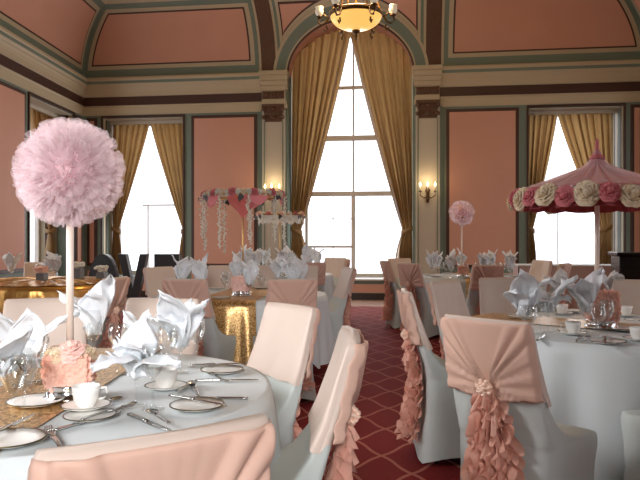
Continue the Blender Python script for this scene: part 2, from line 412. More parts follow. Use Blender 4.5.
# pilasters with capitals and the entablature block above
for sg in (-1, 1):
    lo, hi = sorted((SCN+sg*1.36, SCN+sg*1.85))
    b = MB(); b.box(lo, hi, -.10, 0, .14, 4.0, TB); b.box(lo-.02, hi+.02, -.13, 0, 0, .5, TB)
    trim(b, M['pale'], bevel=.008)
    b = MB()
    for q0, q1 in ((lo+.04, lo+.06), (hi-.06, hi-.04)): b.box(q0, q1, -.115, 0, .6, 3.75, TB)
    b.box(lo-.05, lo-.001, -.05, 0, .12, 4.0, TB); b.box(hi+.001, hi+.05, -.05, 0, .12, 4.0, TB)
    trim(b, M['green'])
    b = MB()                                        # capital: flaring bell with scrolls
    for i in range(6):
        f = i/5; b.box(lo+.06-.05*f*f, hi-.06+.05*f*f, -.12-.07*f*f, 0, 3.74+.36*f/1.2, 3.74+.36*(f+.2)/1.2, TB)
    for q in (lo+.05, (lo+hi)/2, hi-.05):
        for h in (3.80, 3.97): b.lathe([(0,-.05),(.045,-.03),(.055,0),(.045,.03),(0,.05)], 10, TB(q, -.16, h+.03))
    trim(b, M['carved'], smooth=False)
    b = MB()
    wlo, whi = (lo-.02, hi+.04) if sg < 0 else (lo-.04, hi+.02)
    b.box(wlo+.02, whi-.02, -.17, .1, 4.10, 4.20, TB); b.box(lo+.0, hi, -.13, .1, 4.20, 4.40, TB)
    for i, (o, z0, z1) in enumerate(((.15,4.40,4.50),(.17,4.50,4.60),(.20,4.60,4.71),(.23,4.71,4.80))):
        b.box(wlo-(.010*i), whi+(.010*i), -o, .12, z0, z1, TB)
    b.box(lo-.04 if sg > 0 else hi-.02, lo+.02 if sg > 0 else hi+.04, -.16, .2, 4.02, 4.12, TB)
    trim(b, M['cream'], bevel=.012)
    b = MB()
    for i in range(3):
        c0 = lo+.09+i*(hi-lo-.18)/2; b.lathe([(.075,0),(.07,.02),(.03,.035),(0,.02)], 12, (0,0,0), lambda x, y, z, c0=c0: TB(c0+x, -.13-z, 4.30+y))
    b.box(lo+.01, hi-.01, -.135, -.12, 4.22, 4.38, TB)
    trim(b, M['carved'], smooth=False)
# motifs on the cream ceiling band
b = MB()
for i in range(9):
    s = 1.5+i*1.05
    if abs(s-SCN) < 1.9: continue
    for dx, r in ((-.14,.05),(-.05,.06),(.05,.06),(.14,.05)): b.lathe([(0,-.02),(r,0),(0,.02)], 8, TC(TB, s+dx, 1.83, .03))
trim(b, M['carved'])

# windows (frame, panes)
win_n = [0]
def window(T, a, e, z0, z1, d, transoms, mull, centre=False):
    win_n[0] += 1; r = empty('window_%d' % win_n[0], T((a+e)/2, d, z0)); r['kind'] = 'structure'
    inv = Matrix.Translation(-Vector(r.location))
    LT = lambda s, dd, z: tuple(Vector(T(s, dd, z))-Vector(r.location))
    f = MB(); f.box(a, a+.07, d-.05, d+.05, z0, z1, LT); f.box(e-.07, e, d-.05, d+.05, z0, z1, LT)
    f.box(a, e, d-.05, d+.05, z0, z0+.09, LT); f.box(a, e, d-.05, d+.05, z1-.07, z1, LT)
    for (x0, x1, q0, q1) in mull: f.box(x0, x1, d-.04, d+.05, q0, q1, LT)
    for (x0, x1, zz, hh, dd) in transoms: f.box(x0, x1, d-dd, d+.045, zz-hh/2, zz+hh/2, LT)
    f.build('window_frame', M['window_paint'], r, smooth=False, bevel=.006)
    p = MB(); p.box(a+.05, e-.05, d-.004, d+.004, z0+.05, z1-.05, LT); p.build('pane', M['pane'], r, smooth=False)
    return r
for T, ops in ((TB, back_ops), (TL, left_ops), (TR, right_ops)):
    for (a, e, z0, z1) in ops:
        m = (a+e)/2
        if z1 > 4.2:
            window(T, a, e, z0, 5.8, .86, [(a, e, 2.27, .10, .10), (a, e, 3.50, .11, .09), (a, e, 4.62, .07, .05), (a+.28, m, 1.10, .05, .04), (a+.28, m, 1.72, .02, .02)],
                   [(m-.045, m+.045, z0, 2.27), (m-.02, m+.02, 2.27, 5.8), (a+.22, a+.28, z0, 2.27), (m-.46, m-.445, z0, 2.27)])
        else:
            window(T, a, e, z0, z1, .77, [(a+.6, e, 2.05, .035, .03)], [(a+.72, a+.74, z0, 2.05)])

# pink boxed bench front and sill under the centre window are the wall itself; sill board
b = MB(); b.box(back_ops[1][0], back_ops[1][1], -.09, .8, .40, .44, TB); trim(b, M['stone'], bevel=.01)

# curtains
def curtain(T, s_out, s_in, z_top, z_tie, z_bot, d, label, group=None, top_fn=None, nf=9, depth=.07, wtie=.22, wbot=.42, ctr_gap=0):
    """hangs from s_out (jamb) to s_in (window centre); caught at z_tie by the jamb"""
    sg = 1 if s_in > s_out else -1; W = abs(s_in-s_out)
    base = T(s_out, d, 0); r = empty('curtain', base)
    LT = lambda s, dd, z: tuple(Vector(T(s, dd, z))-Vector(base))
    ph = random.random()*6
    def fn(u, v):                                    # v 0 top, 1 bottom
        zt_ = z_top if top_fn is None else top_fn(s_out+sg*W*u)
        z = zt_+(z_bot-zt_)*v
        if z >= z_tie:
            q = (z_top-z)/(z_top-z_tie); q = min(max(q, 0), 1)
            w_ = W*(1-q**1.12) + wtie*q**1.12
        else:
            q = min(1, (z_tie-z)/.7); w_ = wtie + (wbot-wtie)*math.sin(q*PI/2)
        sq = .25+.75*min(1, abs(z-z_tie)/.5)
        uu = u+ .012*math.sin(u*nf*4+ph)
        yy = depth*sq*math.sin(2*PI*nf*uu+ph+.6*math.sin(z*.8)) + .025*math.sin(2*PI*nf*2.3*u+ph*2)*sq
        return LT(s_out+sg*(w_*u + .03*math.sin(2*PI*nf*uu+1)*sq*(0 if u < .01 or u > .99 else 1)), d+yy, z)
    b = MB(); b.grid(fn, nf*10, 46); b.build('drape', M['curtain'], r)
    t = MB(); cx = s_out+sg*wtie/2
    t.grid(lambda u, v: LT(cx+(wtie/2+.03)*math.cos(2*PI*u), d+(.10)*math.sin(2*PI*u), z_tie-.045+.09*v+sg*.05*math.cos(2*PI*u)*-1), 20, 2, closed=True)
    t.build('tieback', M['curtain'], r, solid=.012)
    if top_fn is None:
        p = MB(); p.tube([LT(s_out, d, z_top+.03), LT(s_in, d, z_top+.03)], .02); p.build('rod', M['brass'], r)
    return tag(r, label, 'curtain', group)
def ct(s):
    q = max(0, 1-((s-SCN)/(AA))**2); return max(ZS+.05, ZS+BB*math.sqrt(q)+.05)
a, e = back_ops[1][:2]
curtain(TB, a+.01, SCN-.02, 5.7, 1.45, .44, .30, 'tall gold brown curtain tied back at the left of the arched centre window', top_fn=ct, nf=8, wtie=.20, wbot=.34, depth=.08)
curtain(TB, e-.01, SCN-.02, 5.7, 1.45, .44, .30, 'tall gold brown curtain tied back at the right of the arched centre window', top_fn=ct, nf=8, wtie=.20, wbot=.34, depth=.08)
a, e = back_ops[0][:2]; m = (a+e)/2
curtain(TB, a+.03, m, WZ1-.06, 1.48, WZ0+.02, .45, 'gold brown curtain left of the gap in the window beside the black letters', wtie=.14, wbot=.22, nf=6)
curtain(TB, e-.03, m, WZ1-.06, 1.48, WZ0+.02, .45, 'gold brown curtain right of the gap in the window beside the black letters', wtie=.14, wbot=.22, nf=6)
a, e = back_ops[2][:2]; m = (a+e)/2-.25
curtain(TB, a+.03, m, WZ1-.06, 1.48, WZ0+.02, .45, 'gold brown curtain hanging left of the gap in the window behind the pink canopy', wtie=.14, wbot=.2, nf=5)
curtain(TB, e-.12, m, WZ1-.06, 1.48, WZ0+.02, .45, 'gold brown curtain hanging right of the gap in the window behind the pink canopy', wtie=.20, wbot=.3, nf=7)
a, e = left_ops[0][:2]; m = (a+e)/2
curtain(TL, a+.03, m, WZ1-.06, 1.48, WZ0+.02, .45, 'brown curtain on the near side of the left wall window, behind the big pompom', wtie=.14, wbot=.2, nf=6)
curtain(TL, e-.03, m, WZ1-.06, 1.48, WZ0+.02, .45, 'brown curtain on the corner side of the left wall window, behind the big pompom', wtie=.14, wbot=.2, nf=6)
# ------------------------------------------------------------------ chairs
PROF = [(0,-.055,.45,.45),(.10,-.04,.435,.43),(.22,-.02,.425,.415),(.34,-.005,.43,.42),(.42,0,.44,.43),(.45,0,.442,.43),(.468,0,.434,.425),(.476,0,.405,.42),(.482,0,.33,.418),
        (.495,-.004,.23,.415),(.52,-.012,.135,.41),(.56,-.022,.072,.405),(.62,-.037,.022,.398),(.70,-.057,-.016,.388),(.80,-.083,-.049,.376),(.88,-.104,-.074,.368),(.93,-.117,-.089,.364),(.947,-.120,-.094,.360),(.95,-.117,-.099,.352)]
def prof_at(z):
    for p, q in zip(PROF, PROF[1:]):
        if p[0] <= z <= q[0]:
            t = (z-p[0])/(q[0]-p[0]); return [p[i]+(q[i]-p[i])*t for i in range(4)]
    return list(PROF[-1] if z > .9 else PROF[0])
def ringpt(z, a, yb, yf, w, e=5.0, grow=0, hem=0, curve=.02):
    c, s_ = math.cos(a), math.sin(a)
    k_ = (abs(c)**e+abs(s_)**e)**(-1/e); nx, ny = c*k_, s_*k_
    x = nx*(w/2+grow); y = (yb+yf)/2 + ny*((yf-yb)/2+grow)
    if z > .5: y += -curve*(1-nx*nx)*min(1, (z-.5)/.3) + curve*.5
    corner = min(abs(nx), abs(ny)); zz = z + hem*(1-corner**2)
    return (x, y, zz)
NR = 48
def make_chair():
    r = empty('banquet_chair'); tag(r, 'x', 'chair')
    b = MB(); vs = []; fs = []
    P = []
    for p, q in zip(PROF, PROF[1:]): P.append(p); 
    P = PROF
    for j, (z, yb, yf, w_) in enumerate(P):
        for i in range(NR):
            a = 2*PI*i/NR
            h = .05 if j == 0 else (.035 if j == 1 else 0)
            e = 7 if z < .47 else 8
            x, y, zz = ringpt(z, a, yb, yf, w_, e, 0, h)
            if .05 < z < .40:                        # stretched fabric draws in between the legs
                c = min(abs(x)/(w_/2), abs(y-(yb+yf)/2)/((yf-yb)/2)); f = .03*(1-c*c)*math.sin(PI*z/.42)
                x *= 1-f*1.6; y = (yb+yf)/2+(y-(yb+yf)/2)*(1-f*1.6)
            vs.append((x, y, zz))
    for j in range(len(P)-1):
        for i in range(NR): fs.append((j*NR+i, j*NR+(i+1) % NR, (j+1)*NR+(i+1) % NR, (j+1)*NR+i))
    fs.append(tuple(range((len(P)-1)*NR, len(P)*NR)))
    b.add(vs, fs); b.build('cover', M['spandex'], r)
    # feet peep out under the stretched cover
    for fx, fy in ((-.165,.05),(.165,.05),(-.175,.385),(.175,.385)):
        f = MB(); f.lathe([(.014,.001),(.018,.03),(.018,.40)], 10, (fx, fy, 0)); f.build('leg', M['dark'], r)
    # satin hood over the upper back
    b = MB(); n = 12
    def hood(u, v):
        z = .635+(.957-.635)*v
        a = 2*PI*u; zz = z if v > .0 else z
        yb, yf, w_ = prof_at(min(z, .95))[1:]
        gr = .007 if v < .97 else .004
        x, y, z2 = ringpt(z, a, yb, yf, w_, 8, gr)
        s_ = 1-v
        z2 += .045*s_*max(0, -math.sin(a))**.5
        z2 += -.03*s_*math.sin(a)*-1*.5 + .004*math.sin(a*9)*s_
        y += .0015*math.sin(x*60+z*22)*min(1, s_*3)
        return (x, y, z2)
    b.grid(hood, NR, n, closed=True); m0 = len(b.v)-NR; b.f.append(tuple(range(m0, m0+NR))); b.mi.append(0)
    b.build('hood', M['blush'], r)
    # chiffon gathered across the back of the hood to a brooch
    KZ = .70
    def gath(u, v):
        x0 = (u*2-1); z1 = .949
        yb, yf, w_ = prof_at(KZ + (z1-KZ)*v)[1:]
        hw = w_/2+.010
        # fan: lines run from the knot to points along sides and top
        zlo = .655-.01*math.cos(x0*PI)
        z = zlo+(z1-zlo)*v
        x = x0*hw
        if abs(x0) < .25: pass
        dx, dz = x, z-KZ
        phi = math.atan2(dx, dz+.0001); rr = math.hypot(dx, dz)
        ap = abs(phi); edge = min(1, rr/.06)*(.45+.55*max(0, 1-rr/.33))
        if ap < .40: fold = .0015*math.cos(phi*22)
        elif ap < .80: fold = .026*abs(math.sin((ap-.40)/.40*PI*2))
        else: fold = .013*abs(math.sin((ap-.80)*9+.5*math.sin(ap*31)))
        fold *= edge
        pull = .010*math.exp(-(rr/.05)**2)
        y = yb - .014 - .02*(1-x0*x0)*min(1, (z-.5)/.3)*1 + .01 - abs(fold) + pull
        y += .030*max(0, abs(x0)-.94)/.06
        z -= .03*math.exp(-(dx/.06)**2)*0
        return (x, y, z)
    b = MB(); b.grid(gath, 84, 30); b.build('gathered_sash', M['peach'], r, solid=.002)
    # twist below the knot + ruffled tail
    t = empty('none') if False else None
    b = MB()
    rnd = random.Random(3)
    T_ = 9
    for k_ in range(T_):
        zt_ = .70-.062*k_; L_ = .09+.015*(k_ % 2); w0 = .022+.008*k_; w1 = w0+.03
        ph = rnd.random()*6; cx = .012*math.sin(k_*2.1); nfq = 3+k_ % 3
        yb = prof_at(max(.02, zt_-.05))[1]
        def fl(u, v):
            x0 = u*2-1
            hw = (w0+(w1-w0)*v)
            wave = math.sin(x0*nfq*2.4+ph)+.5*math.sin(x0*nfq*5.3+ph*2)
            y = yb-.030-.012*(k_ % 2)-.018*(1-x0*x0) - .024*v*wave - .012*v
            z = zt_-L_*v + .016*v*math.sin(x0*nfq*3.7+ph*1.3)+.01*v*x0*x0
            return (cx+x0*hw + .008*v*math.sin(ph+x0*9), y, z)
        b.grid(fl, 26, 5)
    for q_ in range(11):                             # cascading frills fanned round the tail
        th = math.radians(-82+164*q_/10); ph = q_*1.9; L_ = .56-.03*(q_ % 3); x0_ = .035*math.sin(th)
        def fe(u, v):
            z = .675-L_*u; wd = (.032+.075*u**.6)*(1+.22*math.sin(u*21+ph)); wv = math.sin(u*46+ph+.9*math.sin(u*13))*v*.016
            o_ = .008+wd*v; dx_, dy_ = math.sin(th), -math.cos(th)*.85
            return (x0_*(.5+u)+o_*dx_-wv*dy_, prof_at(max(.02, z))[1]-.022+o_*dy_+wv*dx_, z-.022*v+.010*v*math.cos(u*46+ph))
        b.grid(fe, 110, 4)
    b.build('ruffle_tail', M['peach_ruffle'], r)
    b = MB()
    for k_ in range(3): 
        for i in range(5+k_):
            a = 2*PI*i/(5+k_)+k_; rr = .008+.010*k_
            b.lathe([(0,-.008),(.010,0),(.011,.005),(0,.009)], 8, (rr*math.cos(a), -.126+.008*k_, .695+rr*math.sin(a)))
    b.lathe([(0,-.012),(.026,-.010),(.031,0),(.022,.012),(0,.016)], 14, (0,0,0), lambda x, y, z: (x, -.100-z, .695+y))
    b.build('brooch', M['rose_gold'], r)
    return Kind(r)
CHAIR = make_chair()
def chair(px, X, Z, face, label):
    """X, Z: where the top of the back stands; face: direction the sitter looks (across, along)"""
    fx, fz = face; n_ = math.hypot(fx, fz); fx /= n_; fz /= n_
    X2, Z2 = X+.108*fx, Z+.108*fz
    wx, wy = plan(X2, Z2); dx, dy = plan(fx, fz)
    return place(CHAIR.get(), (wx, wy, 0), math.atan2(-dx, dy), label)
chair(0, -.237, 1.035, (-.56, .83), 'chair in the foreground, its blush hood cut off by the bottom edge')
chair(0, .10, 2.15, (-1, -.03), 'white covered chair seen side on at the near table, peach ruffle tail hanging behind')
chair(0, -.125, 3.08, (-.80, -.6), 'chair with a plain blush hood front between the near table and the gold draped table')
chair(0, -.785, 3.42, (-.15, -1), 'blush hooded chair at the far side of the near table, right of the pompom pole')
chair(0, -1.38, 3.42, (.3, -1), 'blush hooded chair at the far side of the near table, directly behind the pompom pole')
chair(0, .615, 2.55, (.72, .69), 'large chair at right with peach folds gathered into a brooch above a long ruffle')
chair(0, .50, 3.98, (1, -.04), 'white covered chair seen edge on in the aisle, peach ruffle trailing down its left side')
chair(0, .88, 4.85, (.62, -.55), 'blush hooded chair with white seat at the left of the canopy table')
chair(0, 1.42, 5.3, (.1, -1), 'plain pale blush chair back just behind the napkins of the canopy table')
chair(0, 2.36, 5.0, (-.5, -.85), 'dusky blush chair at the far right of the canopy table under the black cabinet')
chair(0, 1.55, 2.58, (.05, 1), 'chair at the bottom right corner of the picture with only its white seat showing')
chair(0, 1.12, 8.6, (.8, .6), 'dusky peach chair in the aisle with gathered back, tallest left of the far right table')
chair(0, .93, 9.7, (.97, .2), 'rust toned chair seen edge on by the aisle, narrow hood and hanging ruffle')
chair(0, 1.27, 10.9, (.2, -1), 'small pale chair beyond the aisle chairs, in front of the centre window')
chair(0, 1.98, 8.0, (-.1, 1), 'shadowed rose chair backing onto the camera at the right of the far right table')
chair(0, 3.24, 9.9, (-.9, -.4), 'small beige chair beyond the canopy table napkins, beside the dusky one')
chair(0, 3.10, 8.6, (-.8, .6), 'small dark rose chair with ruffle beyond the canopy table napkins')
chair(0, -1.03, 5.15, (.35, .93), 'chair with pleated peach hood and white seat left of the gold draped table')
chair(0, -.2, 5.1, (-.3, .95), 'chair with pleated peach hood right of the gold draped table, behind the plain blush one')
chair(0, -1.6, 5.35, (-.98, .2), 'chair turned side on showing a hanging rose sash near the gold satin table')
chair(0, .31, 7.2, (-.97, -.25), 'side on chair with brown peach hood and white seat on the left of the aisle')
chair(0, .26, 11.2, (-.35, -1), 'pale lilac chair furthest back on the left side of the aisle, white seat showing')
chair(0, .42, 10.4, (-1, .1), 'narrow rust coloured chair edge by the aisle in front of the centre window')
chair(0, -.10, 8.9, (-.35, 1), 'dark rose chair below the left tall curtain, backing onto the camera')
chair(0, -.19, 7.9, (-.35, -.9), 'plain taupe chair right of the crowd of napkins below the left tall curtain')
chair(0, -1.76, 7.4, (.7, -.6), 'beige chair front standing before the black letter E')
chair(0, -1.10, 7.85, (.15, -1), 'rose chair half hidden by napkins at the far side of the gold draped table')
chair(0, -.65, 7.85, (-.1, -1), 'rose chair behind the centre napkins at the far side of the gold draped table')
chair(0, -3.75, 9.1, (.4, -1), 'small plain blush chair behind the gold satin table at far left')

# ------------------------------------------------------------------ tables and cloths
def make_table():
    r = empty('round_table'); tag(r, 'x', 'table')
    b = MB(); b.lathe([(.70,.71),(.76,.712),(.765,.725),(.76,.738),(0,.738)], 40); b.build('tabletop', M['dark'], r)
    for i in range(4):
        a = PI/4+i*PI/2; b = MB(); b.tube([(.45*math.cos(a), .45*math.sin(a), .71), (.52*math.cos(a), .52*math.sin(a), .0)], .016); b.build('leg', M['silver'], r)
    return Kind(r)
TABLE = make_table()
def cloth(c, R, ang, label, m, half=1.15, maxdrop=.62, nfold=13, amp=.03, grp=None, ztop=.748, name='tablecloth', seed=0):
    b = MB(); rnd = random.Random(seed); phs = [rnd.random()*6 for _ in range(4)]; NA, NV = 128, 12
    vs = [(0,0,ztop)]; fs = []
    for rr in (.35*R, .75*R, R-.012):
        for i in range(NA): a = 2*PI*i/NA; vs.append((rr*math.cos(a), rr*math.sin(a), ztop))
    for j in range(NV+1):
        v = j/NV
        for i in range(NA):
            a = 2*PI*i/NA; q = a-ang
            drop = min(maxdrop, half/max(abs(math.cos(q)), abs(math.sin(q)))-R)
            h = drop*v
            wv = math.sin(a*nfold+phs[0]+.8*math.sin(a*3+phs[1]))+.45*math.sin(a*nfold*1.9+phs[2])
            rr = R + .004 + .012*min(1, h/.04) + amp*wv*min(1, h/.45) + .10*h/.7*.55
            vs.append((rr*math.cos(a), rr*math.sin(a), ztop-h - (.006 if j else 0)))
    for i in range(NA): fs.append((0, 1+i, 1+(i+1) % NA))
    for j in range(2+NV+1):
        for i in range(NA): a0 = 1+j*NA+i; a1 = 1+j*NA+(i+1) % NA; fs.append((a0, a0+NA, a1+NA, a1))
    b.add(vs, fs); o = b.build(name, m, smooth=True); o.location = (c[0], c[1], 0)
    return tag(o, label, 'tablecloth', grp)
def runner(c, R, ang, wd, drop0, drop1, label, m, z=.7535, seed=0):
    """strip across the table along direction ang, hanging at both ends"""
    b = MB(); L_ = R*1.0
    path = []
    n1 = 14
    for i in range(n1+1): path.append(('d0', i/n1))
    for i in range(1, 20): path.append(('t', i/20))
    for i in range(n1+1): path.append(('d1', i/n1))
    NU = 16; vs = []; fs = []
    for kd, q in path:
        for i in range(NU+1):
            y = (i/NU-.5)*wd; ex = math.sqrt(max(0, (R+.012)**2-y*y))+.016
            if kd == 't': p = (-ex+2*ex*q, y, z)
            else:
                sg = -1 if kd == 'd0' else 1; dr = drop0 if sg < 0 else drop1; v = (1-q) if sg < 0 else q
                h = dr*v; wv = math.sin(y*38+seed)+.4*math.sin(y*71+seed)
                p = (sg*(ex+.03+.018*min(1, h/.05)+.02*wv*min(1, h/.4)+.09*h), y*(1+.10*v), z-h-.003*(v > 0))
            vs.append(p)
    W = NU+1
    for j in range(len(path)-1):
        for i in range(NU): a = j*W+i; fs.append((a, a+1, a+1+W, a+W))
    b.add(vs, fs); o = b.build('table_runner', m); o.location = (c[0], c[1], 0); o.rotation_euler = (0,0,ang)
    return tag(o, label, 'table runner')
TC1 = plan(-.95, 2.30); TC5 = plan(1.66, 3.95); TC2 = plan(-.72, 6.35); TC3 = plan(-3.25, 8.0); TC4 = plan(2.1, 9.4); TC7 = plan(-.60, 10.1)
for c, l in ((TC1,'round table under the white cloth nearest the camera, holding the big pompom'), (TC5,'round table under the white cloth at right, holding the pink canopy'), (TC2,'round table with the hanging gold sequin strip, left of the aisle'),
             (TC3,'round table under gold satin at far left by the black letters'), (TC4,'round table at far right holding the small pompom'), (TC7,'round table furthest back below the left tall curtain')):
    place(TABLE.get(), (c[0], c[1], 0), 0, l)
cloth(TC1, .775, .3, 'white tablecloth on the nearest table at lower left', M['linen'], seed=1, amp=.022)
cloth(TC5, .775, math.radians(20), 'white tablecloth hanging in long folds from the canopy table at right', M['linen'], half=1.2, seed=2, maxdrop=.66)
cloth(TC2, .775, .5, 'white tablecloth on the table with the hanging gold sequin strip', M['linen'], seed=3, maxdrop=.6)
cloth(TC3, .79, .2, 'gold satin cloth with swept folds on the table at far left', M['satin_gold'], half=1.3, seed=4, nfold=41, amp=.028, maxdrop=.66)
cloth(TC4, .775, .2, 'white tablecloth on the table with the small pompom at far right', M['linen'], seed=5)
cloth(TC7, .775, .2, 'white tablecloth on the furthest table below the left tall curtain', M['linen'], seed=6)
def wang(dx, dz): x, y = plan(dx, dz); return math.atan2(y, x)
runner(TC1, .775, wang(.02, 1), .42, .5, .5, 'gold sequin runner crossing the nearest table beneath the flower block', M['sequin'])
runner(TC5, .775, wang(-.85, .75), .40, .35, .55, 'gold sequin runner crossing the canopy table and hanging at its right', M['sequin'], seed=2)
runner(TC2, .775, wang(.08, 1), .52, .62, .4, 'gold sequin runner hanging down the front of the table left of the aisle', M['sequin'], seed=3)
runner(TC4, .775, wang(.1, 1), .34, .6, .4, 'gold sequin runner on the table with the small pompom', M['sequin'], seed=4)
# radiating swept folds of gold satin on table 3's top
b = MB()
def sat(u, v):
    a = 2*PI*u; r = .03+.76*v; h = .006+.045*abs(math.sin(a*11+2*math.sin(a*2)+v*1.5))*math.sin(PI*min(1, v*1.0))**.5
    return (r*math.cos(a), r*math.sin(a), .752+h*(v > .02))
b.grid(sat, 220, 10, closed=True); o = b.build('satin_overlay', M['satin_gold']); o.location = (TC3[0], TC3[1], 0)
tag(o, 'rumpled gold satin overlay spread on the top of the far left table', 'table overlay')

# ------------------------------------------------------------------ tableware
def make_glass(h=.19, r=.036, name='wine_glass'):
    root = empty(name); tag(root, 'x', 'glass')
    b = MB(); b.lathe([(.001,.0),(.034,.0),(.034,.003),(.006,.008),(.004,.02),(.004,h*.46),(.008,h*.49)], 20); b.build('stem', M['glass'], root)
    b = MB(); z0 = h*.48
    b.lathe([(.006,z0),(.022,z0+.015),(r,z0+.05),(r*1.02,z0+.07),(r*.86,h),(r*.84,h),(r*1.0,z0+.07),(r*.96,z0+.05),(.02,z0+.018),(.001,z0+.006)], 20); b.build('bowl', M['glass'], root)
    return Kind(root)
GLASS = make_glass(); TUMB = make_glass(.165, .040)
def make_napkin(seed, h=.24, spread=1.0, n=4):
    rnd = random.Random(seed); b = MB()
    root = empty('folded_napkin'); tag(root, 'x', 'napkin')
    for k_ in range(n):
        droop = (.72 if seed == 23 and k_ % 2 == 0 else rnd.uniform(.05,.4)); az = k_*2*PI/n + rnd.uniform(-.5, .5); out = spread*(rnd.uniform(.05, .115)); hh = h*rnd.uniform(.78, 1.08); wmax = rnd.uniform(.048, .075); curl = rnd.uniform(-.03, .035)
        tw = rnd.uniform(-.6, .6)
        def fn(u, v, az=az, out=out, hh=hh, wmax=wmax, curl=curl, tw=tw, k_=k_):
            x0 = u*2-1
            wd = (.016 + (wmax-.016)*math.sin(min(1, v/.62)*PI/2)) if v < .62 else wmax*(1-.96*((v-.62)/.38)**1.7)
            rr = .006+out*(1+droop*.8)*v**1.5; z = .10+hh*1.12*(v-droop*v**2.4)
            cup = (-.02+.02*v)*(1-x0*x0)*2.0 + curl*v*v
            wr = .016*vnoise(x0*2.2+k_*3, v*5, seed)*min(1, v*2); lx, ly = rr+wr+cup+.010*math.sin(v*7+k_*2)*v+.006*math.sin(x0*5+k_), x0*wd
            a = az+tw*v
            return (lx*math.cos(a)-ly*math.sin(a), lx*math.sin(a)+ly*math.cos(a)+.014*v*vnoise(lx*22+k_, ly*22, z*14), z+.012*math.sin(x0*4+k_)*v+.012*v*vnoise(lx*30, ly*30+k_, z*20))
        b.grid(fn, 16, 22)
    b.lathe([(.004,.098),(.020,.105),(.029,.13),(.031,.165),(.024,.19)], 14)
    b.build('linen', M['napkin'], root, solid=.003)
    return Kind(root)
NAPS = [make_napkin(11, .22, 1.1), make_napkin(23, .17, 1.05, 5), make_napkin(35, .23, .8), make_napkin(47, .21, 1.25)]
FNAPS = [make_napkin(61, .22, .35, 3), make_napkin(72, .20, .55), make_napkin(85, .21, .45, 3)]
def napkin_glass(p, label, glab, kd=0, rz=0, grp=None, sc=1, ggrp=None):
    place(TUMB.get(), p, rz, glab, ggrp or grp and 'glasses holding napkins on ' + grp)
    place(NAPS[kd].get(), p, rz, label, grp and 'folded napkins on ' + grp, sc)
def make_plate(r=.085):
    root = empty('side_plate'); tag(root, 'x', 'plate')
    b = MB(); b.lathe([(.001,.004),(r*.6,.004),(r*.7,.006),(r*.97,.014),(r*.97,.017),(r*.68,.010),(.001,.008)], 36); b.build('dish', M['china'], root)
    b = MB(); b.lathe([(r*.965,.0135),(r,.0145),(r,.0175),(r*.955,.0172)], 36, cap=False); b.build('rim', M['gold_rim'], root)
    return Kind(root)
PLATE = make_plate()
def make_cup():
    root = empty('coffee_cup'); tag(root, 'x', 'cup')
    b = MB(); b.lathe([(.001,.002),(.022,.0),(.024,.004),(.034,.02),(.038,.045),(.040,.062),(.038,.062),(.035,.045),(.031,.02),(.001,.008)], 28); b.build('bowl', M['china'], root)
    b = MB(); b.tube([(.036,0,.05),(.055,0,.052),(.060,0,.035),(.050,0,.02),(.032,0,.018)], .004); b.build('handle', M['china'], root)
    return Kind(root)
CUP = make_cup()
def make_saucer():
    root = empty('saucer'); tag(root, 'x', 'saucer')
    b = MB(); b.lathe([(.001,.003),(.04,.002),(.068,.012),(.07,.014),(.066,.014),(.038,.006),(.001,.006)], 32); b.build('dish', M['china'], root)
    b = MB(); b.lathe([(.067,.0135),(.0715,.0145),(.071,.0155),(.066,.0145)], 32, cap=False); b.build('rim', M['gold_rim'], root)
    return Kind(root)
SAUCER = make_saucer()
def make_fork():
    root = empty('fork'); tag(root, 'x', 'fork')
    b = MB(); b.grid(lambda u, v: ((u-.5)*(.010+.012*v**3 if True else 0), -.10+.12*v, .006+.004*math.sin(v*PI)), 4, 10); b.build('handle', M['silver'], root, solid=.003)
    b = MB(); b.grid(lambda u, v: ((u-.5)*(.010+.014*math.sin(v*PI/2)), .02+.04*v, .006+.003*v), 4, 6)
    for i in range(4):
        x = -.009+.006*i; b.tube([(x,.058,.009),(x,.08,.008),(x*.9,.10,.013)], [.0018,.0018,.001], 6)
    b.build('tines', M['silver'], root, solid=.002)
    return Kind(root)
FORK = make_fork()
def make_knife():
    root = empty('table_knife'); tag(root, 'x', 'knife')
    b = MB(); b.grid(lambda u, v: ((u-.5)*(.014-.003*v), -.11+.10*v, .006), 4, 8); b.build('handle', M['silver'], root, solid=.006)
    b = MB(); b.grid(lambda u, v: ((u-.35)*(.016*(1-v**4)+.004), -.01+.125*v, .005), 4, 12); b.build('blade', M['silver'], root, solid=.0015)
    return Kind(root)
KNIFE = make_knife()
def make_spoon():
    root = empty('spoon'); tag(root, 'x', 'spoon')
    b = MB(); b.grid(lambda u, v: ((u-.5)*(.012-.006*v), -.09+.11*v, .007), 4, 8); b.build('handle', M['silver'], root, solid=.003)
    b = MB()
    b.grid(lambda u, v: (.017*v*math.cos(2*PI*u), .045+.027*v*math.sin(2*PI*u), .003+.007*v*v), 18, 4, closed=True); b.build('bowl', M['silver'], root, solid=.0015)
    return Kind(root)
SPOON = make_spoon()
def put(kind, px, py, rz, label, dz=0, z=.754, grp=None, sc=1):
    p = at(px, py, z); return place(kind.get(), (p[0], p[1], z-.003+dz), rz, label, grp, sc)
